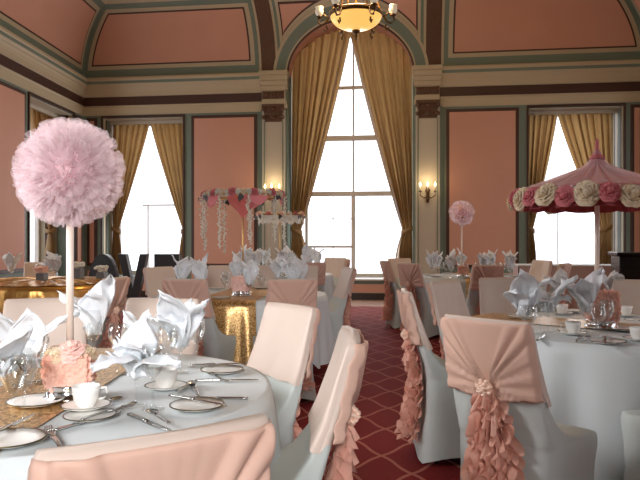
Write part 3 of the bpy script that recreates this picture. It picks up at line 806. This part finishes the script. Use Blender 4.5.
# nearest table
TT = .75
for (px, py, kd, rz, lab, gl, sc) in (
    (27, 398, 0, .6, 'big white napkin fan left of the pompom pole on the nearest table', 'glass under the big napkin fan left of the pompom pole', .95),
    (-8, 420, 1, 2.2, 'white napkin cut off by the left edge of the picture', 'glass under the napkin at the left picture edge', .95),
    (93, 361, 2, 1.2, 'upright white napkin just right of the pompom pole, against the blush chair', 'glass under the upright napkin right of the pompom pole', 1.1),
    (136, 406, 1, 4.1, 'white napkin with drooping lobes in front, right of the peach flower block', 'stemmed glass under the drooping napkin beside the flower block', .9),
    (180, 373, 3, .3, 'tall white napkin at the right of the nearest table', 'glass under the tall napkin at the right of the nearest table', 1.0),
    (144, 368, 0, 3.0, 'small white napkin between the drooping one and the tall one', 'glass under the small napkin between two larger ones', .75)):
    p = at(px, py, TT); napkin_glass(p, lab, gl, kd, rz, None, sc)
for px, py, l in ((13,428,'wine glass in front at the left edge of the nearest table'), (24,421,'wine glass beside the front one over the gold runner'), (38,385,'wine glass behind the plates left of the flower block'),
                  (153,408,'wine glass beside the drooping napkin'), (168,378,'wine glass behind the candle cup'), (196,366,'clear glass at the right behind the tall napkin'), (118,374,'wine glass right behind the flower block')):
    put(GLASS, px, py, 0, l, z=.752)
put(PLATE, 36, 404, 0, 'side plate left of the flower block on the gold runner', sc=1.0)
put(PLATE, 10, 443, 0, 'side plate at the bottom left with a knife on it')
put(PLATE, 197, 408, 0, 'side plate with a knife on it, front right of the nearest table', sc=.95)
put(PLATE, 222, 372, 0, 'side plate at the right rim of the nearest table', sc=.95)
put(PLATE, 90, 418, 0, 'small plate under the cup and saucer', sc=.85)
put(SAUCER, 86, 412, 0, 'saucer under the white cup beside the flower block', dz=.012)
put(CUP, 86, 412, .6, 'white cup on a saucer beside the flower block', dz=.018)
put(SAUCER, 166, 388, 0, 'saucer under the white cup behind the crossed cutlery')
put(CUP, 166, 388, 2.2, 'white cup behind the crossed cutlery', dz=.006)
def rot(px0, py0, px1, py1):
    a = at(px0, py0); b_ = at(px1, py1); return math.atan2(-(b_[0]-a[0]), b_[1]-a[1])
def cut(kind, x0, y0, x1, y1, lab, dz=0): put(kind, (x0+x1)/2, (y0+y1)/2, rot(x0, y0, x1, y1), lab, dz)
cut(FORK, 61, 451, 47, 428, 'fork lying alone on the white cloth at lower left')
cut(KNIFE, 70, 427, 108, 416, 'knife in front of the small plate and cup')
cut(FORK, 92, 420, 126, 410, 'fork lying over the knife in front of the cup', dz=.006)
cut(SPOON, 98, 406, 114, 401, 'teaspoon behind the white cup')
cut(KNIFE, 2, 437, 22, 427, 'knife resting on the plate at bottom left', dz=.017)
cut(KNIFE, 137, 418, 160, 427, 'knife below the spoon near the front rim')
cut(SPOON, 168, 426, 147, 412, 'spoon lying across a knife near the front rim', dz=.006)
cut(KNIFE, 174, 402, 219, 410, 'knife laid across the front right plate', dz=.017)
cut(FORK, 199, 399, 190, 381, 'fork of the crossed pair at the right of the nearest table')
cut(KNIFE, 236, 399, 190, 398, 'long knife behind the front right plate')
cut(SPOON, 178, 394, 197, 383, 'spoon of the crossed pair at the right of the nearest table', dz=.006)
cut(KNIFE, 200, 381, 252, 380, 'knife pointing to the right rim of the nearest table')
cut(SPOON, 224, 381, 210, 374, 'spoon beside the right rim plate')
cut(KNIFE, 196, 370, 240, 368, 'knife laid across the right rim plate', dz=.017)
cut(FORK, 30, 384, 52, 380, 'fork behind the left plate')
# canopy table
for (px, py, kd, rz, lab, gl, sc) in (
    (524, 336, 3, .2, 'large pale napkin at the left of the canopy table', 'glass under the large napkin at the left of the canopy table', 1.1),
    (548, 332, 1, 1.9, 'wide spreading napkin right of the large pale one', 'glass under the wide spreading napkin on the canopy table', 1.1),
    (585, 332, 2, .4, 'heart shaped upright napkin just left of the canopy pole', 'glass under the heart shaped napkin by the canopy pole', 1.1),
    (612, 306, 0, 2.4, 'napkin behind the peach block right of the canopy pole', 'glass under the napkin behind the peach block', .9),
    (560, 306, 2, 1.0, 'napkin at the far rim of the canopy table', 'glass under the napkin at the far rim of the canopy table', .9)):
    p = at(px, py, TT); napkin_glass(p, lab, gl, kd, rz, None, sc)
for px, py, l in ((516,324,'leftmost glass in the cluster on the canopy table'), (530,344,'front glass in the cluster on the canopy table'), (540,333,'middle glass in the cluster on the canopy table'),
                  (536,320,'back glass in the cluster on the canopy table'), (598,342,'tall wine glass in front of the peach block'), (607,336,'second wine glass in front of the peach block')):
    put(GLASS, px, py, 0, l, z=.752)
put(SAUCER, 573, 334, 0, 'saucer under the cup left of the heart shaped napkin'); put(CUP, 573, 334, 2.8, 'white cup left of the heart shaped napkin', dz=.006)
put(SAUCER, 562, 314, 0, 'saucer under the cup behind the napkins of the canopy table'); put(CUP, 562, 314, 1, 'white cup behind the napkins of the canopy table', dz=.006)
put(SAUCER, 638, 340, 0, 'saucer under the cup at the right edge of the picture'); put(CUP, 638, 340, 1, 'white cup at the right edge of the picture', dz=.006)
put(SAUCER, 626, 316, 0, 'saucer under the cup right of the peach block'); put(CUP, 626, 316, 1, 'white cup right of the peach block', dz=.006)
put(PLATE, 608, 343, 0, 'side plate in front of the canopy pole'); put(PLATE, 622, 330, 0, 'long pale plate right of the canopy pole')
put(PLATE, 575, 312, 0, 'side plate at the far side of the canopy table'); put(PLATE, 520, 318, 0, 'side plate half hidden by the large peach hood')
cut(KNIFE, 548, 328, 590, 338, 'knife behind the crossed cutlery on the canopy table')
cut(FORK, 574, 345, 583, 334, 'fork of the crossed cutlery on the canopy table'); cut(SPOON, 582, 346, 592, 334, 'spoon of the crossed cutlery on the canopy table', dz=.006)
cut(KNIFE, 604, 338, 606, 350, 'knife laid across the plate before the canopy pole', dz=.017)
cut(KNIFE, 536, 342, 546, 334, 'knife at the near left rim of the canopy table'); cut(KNIFE, 630, 320, 655, 322, 'knife at the right of the canopy table')
# further tables: napkin fans and plates round each
ORD = ['leftmost', 'second from left', 'third from left', 'fourth from left', 'fifth from left', 'sixth from left', 'seventh from left', 'eighth from left', 'rightmost', 'tenth from left']
def screen_x(p): X = p[0]*CO+p[1]*SI; Z = -p[0]*SI+p[1]*CO; return X/Z
def far_setting(c, n, ph, g, R=.56, kd0=0, sc=1.2):
    def ring(rad, off):
        L_ = []
        for i in range(n): a = ph+2*PI*i/n+off; L_.append((i, (c[0]+rad*math.cos(a), c[1]+rad*math.sin(a), .751)))
        L_.sort(key=lambda q: screen_x(q[1])); return [(i, p, ORD[k_] if k_ < n-1 else 'rightmost') for k_, (i, p) in enumerate(L_)]
    for i, p, w_ in ring(R, 0):
        place(TUMB.get(), p, 0, '%s glass holding a napkin on %s' % (w_, g), 'glasses holding napkins on ' + g)
        place(FNAPS[(i+kd0) % 3].get(), p, i*1.3, '%s white napkin fan on %s' % (w_, g), 'folded napkins on ' + g, sc)
    for i, p, w_ in ring(R+.03, .36): place(PLATE.get(), p, 0, '%s side plate on %s' % (w_, g), 'side plates on ' + g)
    for i, p, w_ in ring(R-.14, .30): place(GLASS.get(), p, 0, '%s empty wine glass on %s' % (w_, g), 'wine glasses on ' + g)
far_setting(TC2, 8, .35, 'the table with the hanging gold strip')
far_setting(TC7, 9, .1, 'the furthest table below the left tall curtain', sc=1.35)
far_setting(TC4, 8, .2, 'the small pompom table')
# gifts table at far left
def box_flowers(p, s, h, lab, m, fm):
    r = empty('centrepiece_box', p); b = MB(); b.box(-s/2, s/2, -s/2, s/2, 0, h); b.build('box', m, r, smooth=False, bevel=.005)
    b = MB(); rnd = random.Random(int(p[0]*100))
    for i in range(26):
        x, y = rnd.uniform(-s/2, s/2), rnd.uniform(-s/2, s/2); b.lathe([(0,-.02),(.028,-.01),(.03,.01),(0,.025)], 7, (x, y, h+.02+rnd.random()*.05))
    b.build('flowers', fm, r, smooth=False); return tag(r, lab, 'centrepiece')

# ------------------------------------------------------------------ roses, pompoms, canopies
def rose_mesh(name, r, seed=0):
    b = MB(); rnd = random.Random(seed)
    for ring, (n, rad, tilt, hgt) in enumerate(((3,.18,.15,.62),(4,.36,.35,.58),(5,.58,.65,.46),(6,.82,.95,.30),(7,1.0,1.2,.12))):
        for i in range(n):
            a = 2*PI*i/n+ring*.6+rnd.uniform(-.1,.1); wd = (1.5*rad*PI/n+.16)*r
            def fn(u, v, a=a, rad=rad, tilt=tilt, hgt=hgt, wd=wd):
                x0 = u*2-1; rr = (rad*.45+rad*.55*v)*r + .08*r*v*v - .10*r*x0*x0*v; z = (hgt*r)*math.sin(v*PI/2*1.05) - .25*r*tilt*v**3
                w_ = wd*math.sin(PI*(.25+.62*v))*x0
                return (rr*math.cos(a)-w_*math.sin(a), rr*math.sin(a)+w_*math.cos(a), z-.1*r+.05*r*math.sin(x0*4+a))
            b.grid(fn, 4, 4)
    b.lathe([(0,-.35*r),(.45*r,-.2*r),(.5*r,0),(.25*r,.45*r),(0,.55*r)], 8)
    return b
def rose_obj(m, r, parent, loc, up, seed=0, cache={}):
    key = (m.name, round(r, 3), seed)
    if key not in cache:
        o = rose_mesh('rose', r, seed).build('rose', m, parent); cache[key] = o
    else:
        o = cache[key].copy(); COL.objects.link(o); o.parent = parent
    o.location = loc; o.rotation_euler = Vector(up).to_track_quat('Z', 'Y').to_euler()
    return o
def pompom(c, r, label, seed=1, n=900):
    root = empty('tulle_pompom', c); rnd = random.Random(seed)
    b = MB(); b.grid(lambda u, v: (lambda a, p: tuple(.62*r*(1+.05*vnoise(3*math.cos(a), 3*math.sin(a), 3*p))*q for q in (math.sin(p)*math.cos(a), math.sin(p)*math.sin(a), math.cos(p))))(2*PI*u, PI*v), 28, 16, closed=True)
    b.build('core', M['tulle_core'], root)
    b = MB()
    for i in range(n):
        z = 1-2*(i+.5)/n; a = i*2.39996+rnd.uniform(-.1,.1); q = math.sqrt(1-z*z)
        d = Vector((q*math.cos(a), q*math.sin(a), z)); t = d.cross(Vector((rnd.gauss(0,1), rnd.gauss(0,1), rnd.gauss(0,1)))).normalized(); s_ = d.cross(t)
        L_ = r*rnd.choice((.84,.92,.97,1.0,1.04))*rnd.uniform(.98,1.02); w_ = r*rnd.uniform(.09,.20); ph = rnd.random()*6
        def fn(u, v):
            x0 = u*2-1; rr = .45*r+(L_-.45*r)*v - (.05*r*x0*x0 + .015*r*math.sin(x0*7+ph))*v
            return d*rr + t*(x0*w_*(.25+.75*v)) + s_*(.02*r*math.sin(x0*6+ph)*v)
        b.grid(fn, 5, 2)
    b.build('tulle_layers', M['tulle'], root, smooth=False)
    return tag(root, label, 'pompom')
def stand(c, h, label, r0=.013, foot=.10):
    root = empty('display_pole', c)
    b = MB(); b.lathe([(r0,0),(r0,h)], 14); b.build('pole', M['pole'], root)
    b = MB(); b.lathe([(foot,0),(foot,.008),(foot*.3,.014),(.0,.016)], 28); b.build('foot', M['mirror'], root)
    return tag(root, label, 'stand')
def flower_block(c, s, h, label, mirror=True, mat_='peach_flower'):
    root = empty('flower_block', c); rnd = random.Random(5); b = MB()
    b.box(-s*.44, s*.44, -s*.44, s*.44, .045, h-.01)
    for i in range(560):                             # petals cover each face of the cube
        f = rnd.randrange(5); u, v = rnd.uniform(-.5,.5), rnd.uniform(0,1)
        z = .045+(h-.045)*v
        if f == 0: p = (s/2, u*s, z); nrm = (1,0,0)
        elif f == 1: p = (-s/2, u*s, z); nrm = (-1,0,0)
        elif f == 2: p = (u*s, s/2, z); nrm = (0,1,0)
        elif f == 3: p = (u*s, -s/2, z); nrm = (0,-1,0)
        else: p = (u*s, (v-.5)*s, h); nrm = (0,0,1)
        R_ = (Vector(nrm)+Vector((rnd.uniform(-.3,.3), rnd.uniform(-.3,.3), rnd.uniform(-.3,.3)))).to_track_quat('Z','Y').to_matrix()
        q = rnd.uniform(.012,.019)
        for k_ in range(4):
            a = k_*PI/2
            vs = [(0,0,-.002), (q*math.cos(a-.6), q*math.sin(a-.6), .003), (q*1.25*math.cos(a), q*1.25*math.sin(a), .001), (q*math.cos(a+.6), q*math.sin(a+.6), .003)]
            b.add([Vector(p)+R_ @ Vector(x) for x in vs], [(0,1,2,3)])
    b.build('petals', M[mat_], root, smooth=False)
    b = MB(); b.lathe([(.001,0),(s*.66,0),(s*.66,.008),(s*.60,.010),(s*.60,.04),(s*.62,.045),(.001,.045)], 36); b.build('mirror_base', M['mirror'], root)
    return root
# big pompom centrepiece on the nearest table
c = at(70, 396, .756); z0 = .754
fb = flower_block((c[0], c[1], z0), .122, .128, ''); tag(fb, 'cube of peach petals on a mirror base at the foot of the big pompom pole', 'centrepiece')
fb.rotation_euler = (0,0,.3)
for i in range(9):
    a = 2*PI*i/9; rr = .052 if i else .0
    rr = .056
    rose_obj(M[('rose_cream','rose_blush','rose_cream')[i % 3]], .031, fb, (rr*math.cos(a), rr*math.sin(a), .143), (math.cos(a)*.8, math.sin(a)*.8, 1), i % 2)
rose_obj(M['rose_blush'], .042, fb, (.012, -.04, .160), (0,-.5,1), 1)
st = stand((c[0], c[1], z0+.138), 1.36-z0-.138, 'pale glittering pole rising from the peach block on the nearest table', .0115, .03)
pompom((c[0], c[1], 1.462), .168, 'large pale pink tulle pompom on the pole of the nearest table')
# small pompom at far right
c = (*plan(1.94, 9.3), .754); stand(c, .72, 'thin pole of the small pompom on the far right table', .010)
pompom((c[0], c[1], 1.62), .175, 'small pink tulle pompom in front of the salmon panel at right', 4, 420)
tag(flower_block((c[0]+.0, c[1]-.22, .754), .12, .14, ''), 'peach petal cube among the napkins of the small pompom table', 'centrepiece')

# rose canopy on the right table
def carousel(c, zr, R, hgt, label):
    root = empty('rose_canopy', (c[0], c[1], zr)); N = 96
    b = MB()
    def top(u, v):
        a = 2*PI*u; sc = abs(math.sin(a*6))
        r = .012+(R-.012)*v; z = .145*(1-v)**1.15 + .075*math.exp(-v/.06) - .010*sc*math.sin(PI*v)
        return (r*math.cos(a), r*math.sin(a), z+.03)
    b.grid(top, N, 18, closed=True); b.build('tent_top', M['canopy'], root)
    b = MB()
    def top2(u, v):                                  # gathered tulle overlay folds
        a = 2*PI*u; r = .016+(R*.97-.016)*v; z = .145*(1-v)**1.15+.075*math.exp(-v/.06)+.036 + .010*math.sin(a*24)*math.sin(PI*v)**.7
        return (r*math.cos(a), r*math.sin(a), z)
    b.grid(top2, 144, 14, closed=True); b.build('tulle_overlay', M['tulle'], root)
    b = MB(); b.grid(lambda u, v: (lambda a: ((R-.01+.012*v*math.sin(a*30))*math.cos(a), (R-.01+.012*v*math.sin(a*30))*math.sin(a), 0.01-.085*v-.010*v*abs(math.sin(a*9))))(2*PI*u), 240, 4, closed=True); b.build('valance', M['red_frill'], root)
    b = MB(); b.lathe([(.045,hgt*.95),(.04,hgt*1.0),(.024,hgt*1.1),(.014,hgt*1.18),(.011,hgt*1.22),(.009,hgt*1.45),(.004,hgt*1.5)], 14); b.build('finial', M['rose_pink'], root)
    b = MB(); b.lathe([(.014,.754-zr),(.014,hgt*.9)], 14); b.build('pole', M['pole'], root)
    b = MB()
    for i in range(12):
        a = 2*PI*i/12; b.tube([(.015*math.cos(a), .015*math.sin(a), hgt*.95), (R*.12*math.cos(a), R*.12*math.sin(a), .14),(R*.5*math.cos(a), R*.5*math.sin(a), .085), (R*math.cos(a), R*math.sin(a), .02)], .003, 6)
    b.build('ribs', M['pole'], root)
    nR = 26
    for i in range(nR):
        a = 2*PI*i/nR; big = i % 2 == 0; r_ = .066 if big else .056
        rose_obj(M['rose_cream' if i % 2 == 0 else 'rose_pink'], r_, root, ((R+.01)*math.cos(a), (R+.01)*math.sin(a), -.015+.010*math.sin(i*2.1)), (math.cos(a), math.sin(a), .35+.2*math.sin(i*1.7)), i % 3)
    return tag(root, label, 'canopy')
pc = at(597, 327, .754)
carousel((pc[0], pc[1]), 1.505, .448, .215, 'pink tulle canopy edged with cream and pink roses on a pole above the right table')
tag(flower_block((pc[0]+.02, pc[1]-.02, .754), .14, .20, ''), 'peach petal block at the foot of the canopy pole on the right table', 'centrepiece')

# flower hoop with garlands over the middle table
def hoop(c, zr, R, label, swag, ngar, glen, base=.754, flowers=48, seed=2, mix=('rose_pink','rose_white','rose_cream','rose_white')):
    root = empty('flower_hoop', (c[0], c[1], zr)); rnd = random.Random(seed)
    b = MB(); b.grid(lambda u, v: (lambda a, q: ((R+.012*math.cos(q))*math.cos(a), (R+.012*math.cos(q))*math.sin(a), .012*math.sin(q)))(2*PI*u, 2*PI*v), 48, 8, closed=True); b.build('hoop', M['gold'], root)
    b = MB(); b.lathe([(.007,base-zr),(.007,0)], 10); b.lathe([(.09,base-zr+.001),(.09,base-zr+.01),(.01,base-zr+.02)], 20)
    for i in range(4): a = PI/2*i; b.tube([(0,0,-.02),(R*math.cos(a), R*math.sin(a), 0)], .004, 6)
    b.build('pole', M['gold'], root)
    for i in range(flowers):
        a = 2*PI*i/flowers; rose_obj(M[mix[i % 4]], .030 if i % 4 else .042, root, (R*math.cos(a), R*math.sin(a), .005+.02*rnd.random()), (math.cos(a), math.sin(a), .6), i % 2)
    for i in range(ngar):
        a = 2*PI*(i+.3)/ngar; b = MB(); x, y = (R+.01)*math.cos(a), (R+.01)*math.sin(a); L_ = glen*rnd.uniform(.75,1.1); n = int(L_/.006); b.tube([(x, y, 0), (x, y, -L_*.5), (x, y, -L_)], .003, 5)
        for j in range(n):
            h = j/n*L_; sp = .026*(1-.6*j/n)
            p = (x+rnd.gauss(0, sp*.6), y+rnd.gauss(0, sp*.6), -h); q = rnd.uniform(.005,.010)
            b.lathe([(0,-q),(q,-q*.3),(q,q*.3),(0,q)], 5, p)
        b.build('garland', M['rose_white'], root, smooth=False)
    for i in range(7):
        a = 2*PI*i/7+.4; b = MB()
        for k_ in range(3):
            b.grid(lambda u, v: ((R+.015+.02*k_)*math.cos(a+(u-.5)*.09*math.sin(PI*v)+.035*k_*v), (R+.015+.01*k_)*math.sin(a+(u-.5)*.09*math.sin(PI*v)+.035*k_*v), -.0-(.075-.012*k_)*v), 4, 6)
        b.build('leaf_sprig', M['leaf'], root)
    if swag == 'pink':
        b = MB()
        b.grid(lambda u, v: (lambda a, r: (r*math.cos(a)*(1+.08*math.sin(a*8)), r*math.sin(a)*(1+.08*math.sin(a*8)), -.20+.20*v**.8))(2*PI*u, .008+.13*math.sin(v*PI/2)), 60, 10, closed=True)
        b.build('fabric_funnel', M['swag_pink'], root)
        for i in range(0, 10, 2):
            a = 2*PI*i/10; b = MB()
            b.grid(lambda u, v: (lambda aa: (R*.98*math.cos(aa), R*.98*math.sin(aa), -.01-(.09*math.sin(PI*u))*v))(a+(u)*2*PI/10), 12, 4); b.build('swag', M['swag_pink'], root)
    else:
        for i in range(8):
            a = 2*PI*i/8; b = MB()
            b.grid(lambda u, v: (lambda aa: ((R*(1-.12*v)+.01*math.sin(v*14))*math.cos(aa), (R*(1-.12*v)+.01*math.sin(v*14))*math.sin(aa), -.0-(.03+.10*math.sin(PI*u))*v))(a+u*2*PI/8), 14, 8); b.build('swag', M['swag_cream'], root)
    return tag(root, label, 'canopy')
hoop(TC2, 1.66, .375, 'ring of pink and white flowers with long hanging garlands above the middle table', 'pink', 9, .50)
c7 = plan(-.56, 9.5)
hoop(c7, 1.60, .32, 'smaller flower ring with cream swags behind the garlanded one', 'cream', 5, .14, flowers=20, seed=6, mix=('rose_blush','rose_white','rose_pink','rose_cream'))
tag(flower_block((TC2[0]+.05, TC2[1]-.26, .754), .13, .16, '', mat_='rose_blush'), 'blush flower block among the napkins of the middle table', 'centrepiece')

# ------------------------------------------------------------------ black letters
def letter(ch, px, Zd, zr, h, lab):
    cu = bpy.data.curves.new('letter', 'FONT'); cu.body = ch; cu.size = 1; cu.extrude = .08; cu.offset = .04; cu.align_x = 'CENTER'
    t = bpy.data.objects.new('tmp', cu); COL.objects.link(t); bpy.context.view_layer.update()
    me = bpy.data.meshes.new_from_object(t.evaluated_get(bpy.context.evaluated_depsgraph_get())); bpy.data.objects.remove(t)
    ys = [v.co.y for v in me.vertices]; xs_ = [v.co.x for v in me.vertices]; y0, y1 = min(ys), max(ys); x0, x1 = min(xs_), max(xs_)
    k_ = h/(y1-y0); kx = {'L': .36, 'O': .47, 'V': .47, 'E': .42}[ch]/(x1-x0)
    for v in me.vertices: v.co = ((v.co.x-(x0+x1)/2)*kx, v.co.z, (v.co.y-y0)*k_)
    me.materials.clear(); me.materials.append(M['black'])
    o = bpy.data.objects.new('light_up_letter', me); COL.objects.link(o)
    x, y = plan((px-320)/F*Zd, Zd); o.location = (x, y, 0); o.rotation_euler = (0,0,zr)
    return tag(o, lab, 'letter')
zrL = .12
letter('L', 59, 11.2, zrL, 1.02, 'black letter L standing furthest left, half hidden by the pompom pole')
letter('O', 104, 11.2, zrL, 1.02, 'black letter O standing second from the left')
letter('V', 134, 11.2, zrL, 1.02, 'black letter V standing between O and E')
letter('E', 168, 11.2, zrL, 1.02, 'black letter E standing at the right end below the window')

# ------------------------------------------------------------------ far right: draped side table and black cabinet
def rect_table(c, zr, w_, d_, h, label, lab2):
    r = empty('trestle_table', (c[0], c[1], 0), zr); b = MB(); b.box(-w_/2, w_/2, -d_/2, d_/2, h-.03, h); b.build('tabletop', M['dark'], r, smooth=False)
    for sx in (-1, 1):
        for sy in (-1, 1):
            b = MB(); b.tube([(sx*(w_/2-.08), sy*(d_/2-.06), 0), (sx*(w_/2-.08), sy*(d_/2-.06), h-.03)], .018); b.build('leg', M['silver'], r)
    tag(r, label, 'table')
    o = empty('fitted_tablecloth', (c[0], c[1], 0), zr)
    b = MB(); b.box(-w_/2-.02, w_/2+.02, -d_/2-.02, d_/2+.02, h+.002, h+.022); b.build('top_cloth', M['linen'], o, smooth=False, bevel=.006)
    b = MB()
    per = [(-w_/2,-d_/2),(w_/2,-d_/2),(w_/2,d_/2),(-w_/2,d_/2),(-w_/2,-d_/2)]
    for (x0, y0), (x1, y1) in zip(per, per[1:]):
        L_ = math.hypot(x1-x0, y1-y0); nx, ny = (y1-y0)/L_, -(x1-x0)/L_; n = int(L_/.02)
        b.grid(lambda u, v: (x0+(x1-x0)*u+nx*(.012+.006*math.sin(u*n*1.1)*v), y0+(y1-y0)*u+ny*(.012+.006*math.sin(u*n*1.1)*v), h-(h-.03)*v), n, 4)
    b.build('skirt', M['mauve'], o)
    tag(o, lab2, 'tablecloth')
x, y = plan((565-320)/F*11.9, 11.9)
rect_table((x, y), 0, 1.66, .6, .80, 'long side table under the window at right', 'white topped cloth with mauve skirt on the long side table under the right window')
r = empty('black_cabinet', (*plan(3.80, 7.4), 0), -.1)
b = MB(); b.box(-.55,.55,-.25,.25,.04,1.08); b.build('body', M['black_gloss'], r, smooth=False, bevel=.01)
b = MB(); b.box(-.58,.58,-.28,.28,1.08,1.115); b.build('lid', M['black_gloss'], r, smooth=False, bevel=.008)
for sx in (-1, 1):
    b = MB(); b.box(sx*.27-.24, sx*.27+.24, -.262, -.25, .12, 1.0); d = b.build('door', M['black_gloss'], r, smooth=False, bevel=.004)
    b = MB(); b.lathe([(.012,0),(.012,.02),(.006,.025)], 10, (0,0,0), lambda x, y, z: (sx*.06+x, -.262-z, .6+y)); b.build('knob', M['brass'], d)
tag(r, 'black cabinet cut off by the right edge below the canopy', 'cabinet')

# far-left table things
def on3(dx, dz): x, y = plan(-3.25+dx, 8.0+dz); return (x, y, .775)
tag(box_flowers(on3(.40,-.0), .11, .14, 'x', M['grey_box'], M['rose_white']), 'grey box of white flowers at the right of the gold satin table', 'centrepiece')
tag(box_flowers(on3(.02,-.1), .10, .09, 'x', M['grey_box'], M['peach_flower']), 'small box of peach flowers in the middle of the gold satin table', 'centrepiece')
tag(box_flowers(on3(-.52,-.45), .20, .16, 'x', M['grey_box'], M['rose_cream']), 'large grey box at the left edge of the gold satin table', 'centrepiece')
tag(box_flowers(on3(.62,.20), .10, .08, 'x', M['grey_box'], M['rose_white']), 'low grey box in front of the black letter O', 'centrepiece')
for i, (dx, dz, l) in enumerate(((-.45,.15,'napkin fan above the large grey box on the gold satin table'), (-.02,.25,'napkin fan left of the pompom pole on the gold satin table'), (.12,.05,'napkin fan beside the peach flowers on the gold satin table'))):
    p = on3(dx, dz); napkin_glass(p, l, 'glass under the ' + l, i, i*1.2, None, 1.1)

# ------------------------------------------------------------------ chandelier and wall lights
CC = (*plan((356-320)/F*8.2, 8.2), 0)
r = empty('chandelier', (CC[0], CC[1], 3.78))
b = MB(); prof = [(.001,0)] + [(.31*math.sin(t), .175*(1-math.cos(t))) for t in [PI/2*i/12 for i in range(1, 13)]]
b.lathe(prof+[(.30,.18)]+[(.30*math.sin(t), .008+.172*(1-math.cos(t))) for t in [PI/2*i/12 for i in range(12, 0, -1)]], 40, cap=False); b.build('glass_bowl', M['bowl'], r)
b = MB(); b.lathe([(0,-.12),(.012,-.115),(.008,-.09),(.02,-.07),(.012,-.05),(.045,-.03),(.05,-.005),(.02,.01)], 16)
b.build('bottom_finial', M['brass'], r)
b = MB(); b.grid(lambda u, v: (lambda a, q: ((.315+.018*math.cos(q))*math.cos(a), (.315+.018*math.cos(q))*math.sin(a), .185+.03*math.sin(q)))(2*PI*u, 2*PI*v), 48, 8, closed=True)
b.lathe([(.012,.15),(.012,ZC+RC-3.83)], 10); b.lathe([(.02,1.2),(.06,1.25),(.02,1.3)], 14); b.lathe([(.02,2.36),(.09,2.40),(.10,2.45)], 16)
for i in range(6):
    a = 2*PI*i/6; b.tube([(.31*math.cos(a), .31*math.sin(a), .20), (.12*math.cos(a), .12*math.sin(a), .7), (.01*math.cos(a), .01*math.sin(a), 1.2)], .009, 6)
b.build('frame', M['brass'], r)
for i in range(6):
    a = 2*PI*i/6+.05; u = Vector((math.cos(a), math.sin(a), 0))
    P = lambda rr, z: tuple(u*rr+Vector((0,0,z)))
    b = MB(); b.tube([P(.32,.18), P(.37,.09), P(.42,.07), P(.46,.11), P(.445,.16)], [.016,.014,.013,.012,.012])
    b.tube([P(.34,.16), P(.39,.20), P(.42,.16), P(.40,.12)], .010); b.tube([P(.36,.06), P(.345,.02), P(.37,-.01), P(.395,.02)], .010)
    b.lathe([(0,-.03),(.03,-.01),(.04,0),(.025,.015)], 12, P(.445,.17)); arm = b.build('arm', M['brass'], r)
    b = MB(); b.lathe([(.022,0),(.045,.03),(.05,.06),(.042,.09),(.050,.11),(.046,.11),(.038,.09),(.045,.06),(.04,.03),(.018,.005)], 16, P(.445,.18), cap=False); b.build('shade', M['opal'], arm)
tag(r, 'amber glass bowl chandelier with dark brass arms at the top centre', 'chandelier')
def point(name, loc, e, col, rad=.06):
    l = bpy.data.lights.new(name, 'POINT'); l.energy = e; l.color = col; l.shadow_soft_size = rad
    o = bpy.data.objects.new(name, l); COL.objects.link(o); o.location = loc; return o
WARM = (1, .70, .40)
for a in (0, PI):
    pass
point('bulb_left', (CC[0]-.12, CC[1], 3.88), 6, WARM, .05); point('bulb_right', (CC[0]+.10, CC[1]-.05, 3.88), 6, WARM, .05)
point('chandelier_glow', (CC[0], CC[1], 4.45), 230, WARM, .25)
def sconce(s, z, lab):
    p = TB(s, -.10, z); r = empty('wall_sconce', p, 0, 1.35)
    b = MB(); b.lathe([(0,-.16),(.02,-.15),(.03,-.08),(.018,-.02),(.04,.03),(.02,.08),(0,.10)], 12, (0,-.02,0)); b.build('backplate', M['brass'], r)
    for sx in (-1, 0, 1):
        b = MB(); b.tube([(0,-.02,-.04), (sx*.05,-.09,-.09), (sx*.11,-.13-.03*(sx == 0),-.05), (sx*.11,-.13-.03*(sx == 0),.0)], .008)
        b.lathe([(.008,0),(.024,.008),(.026,.014)], 12, (sx*.11,-.13-.03*(sx == 0),0)); arm = b.build('arm', M['brass'], r)
        b = MB(); b.lathe([(.010,0),(.010,.07)], 10, (sx*.11,-.13-.03*(sx == 0),.014)); b.build('candle', M['pale'], arm)
        b = MB(); b.lathe([(.004,0),(.014,.018),(.012,.035),(.003,.06),(0,.065)], 10, (sx*.11,-.13-.03*(sx == 0),.084)); b.build('flame_bulb', M['bulb'], arm)
    point('sconce_light', (p[0], p[1]-.26, p[2]+.24), 5.0, WARM, .04)
    return tag(r, lab, 'wall light')
sconce(SCN+1.60, 2.22, 'three candle brass wall light glowing on the right pilaster')
sconce(SCN-1.60, 2.22, 'three candle brass wall light on the left pilaster behind the flower hoops')
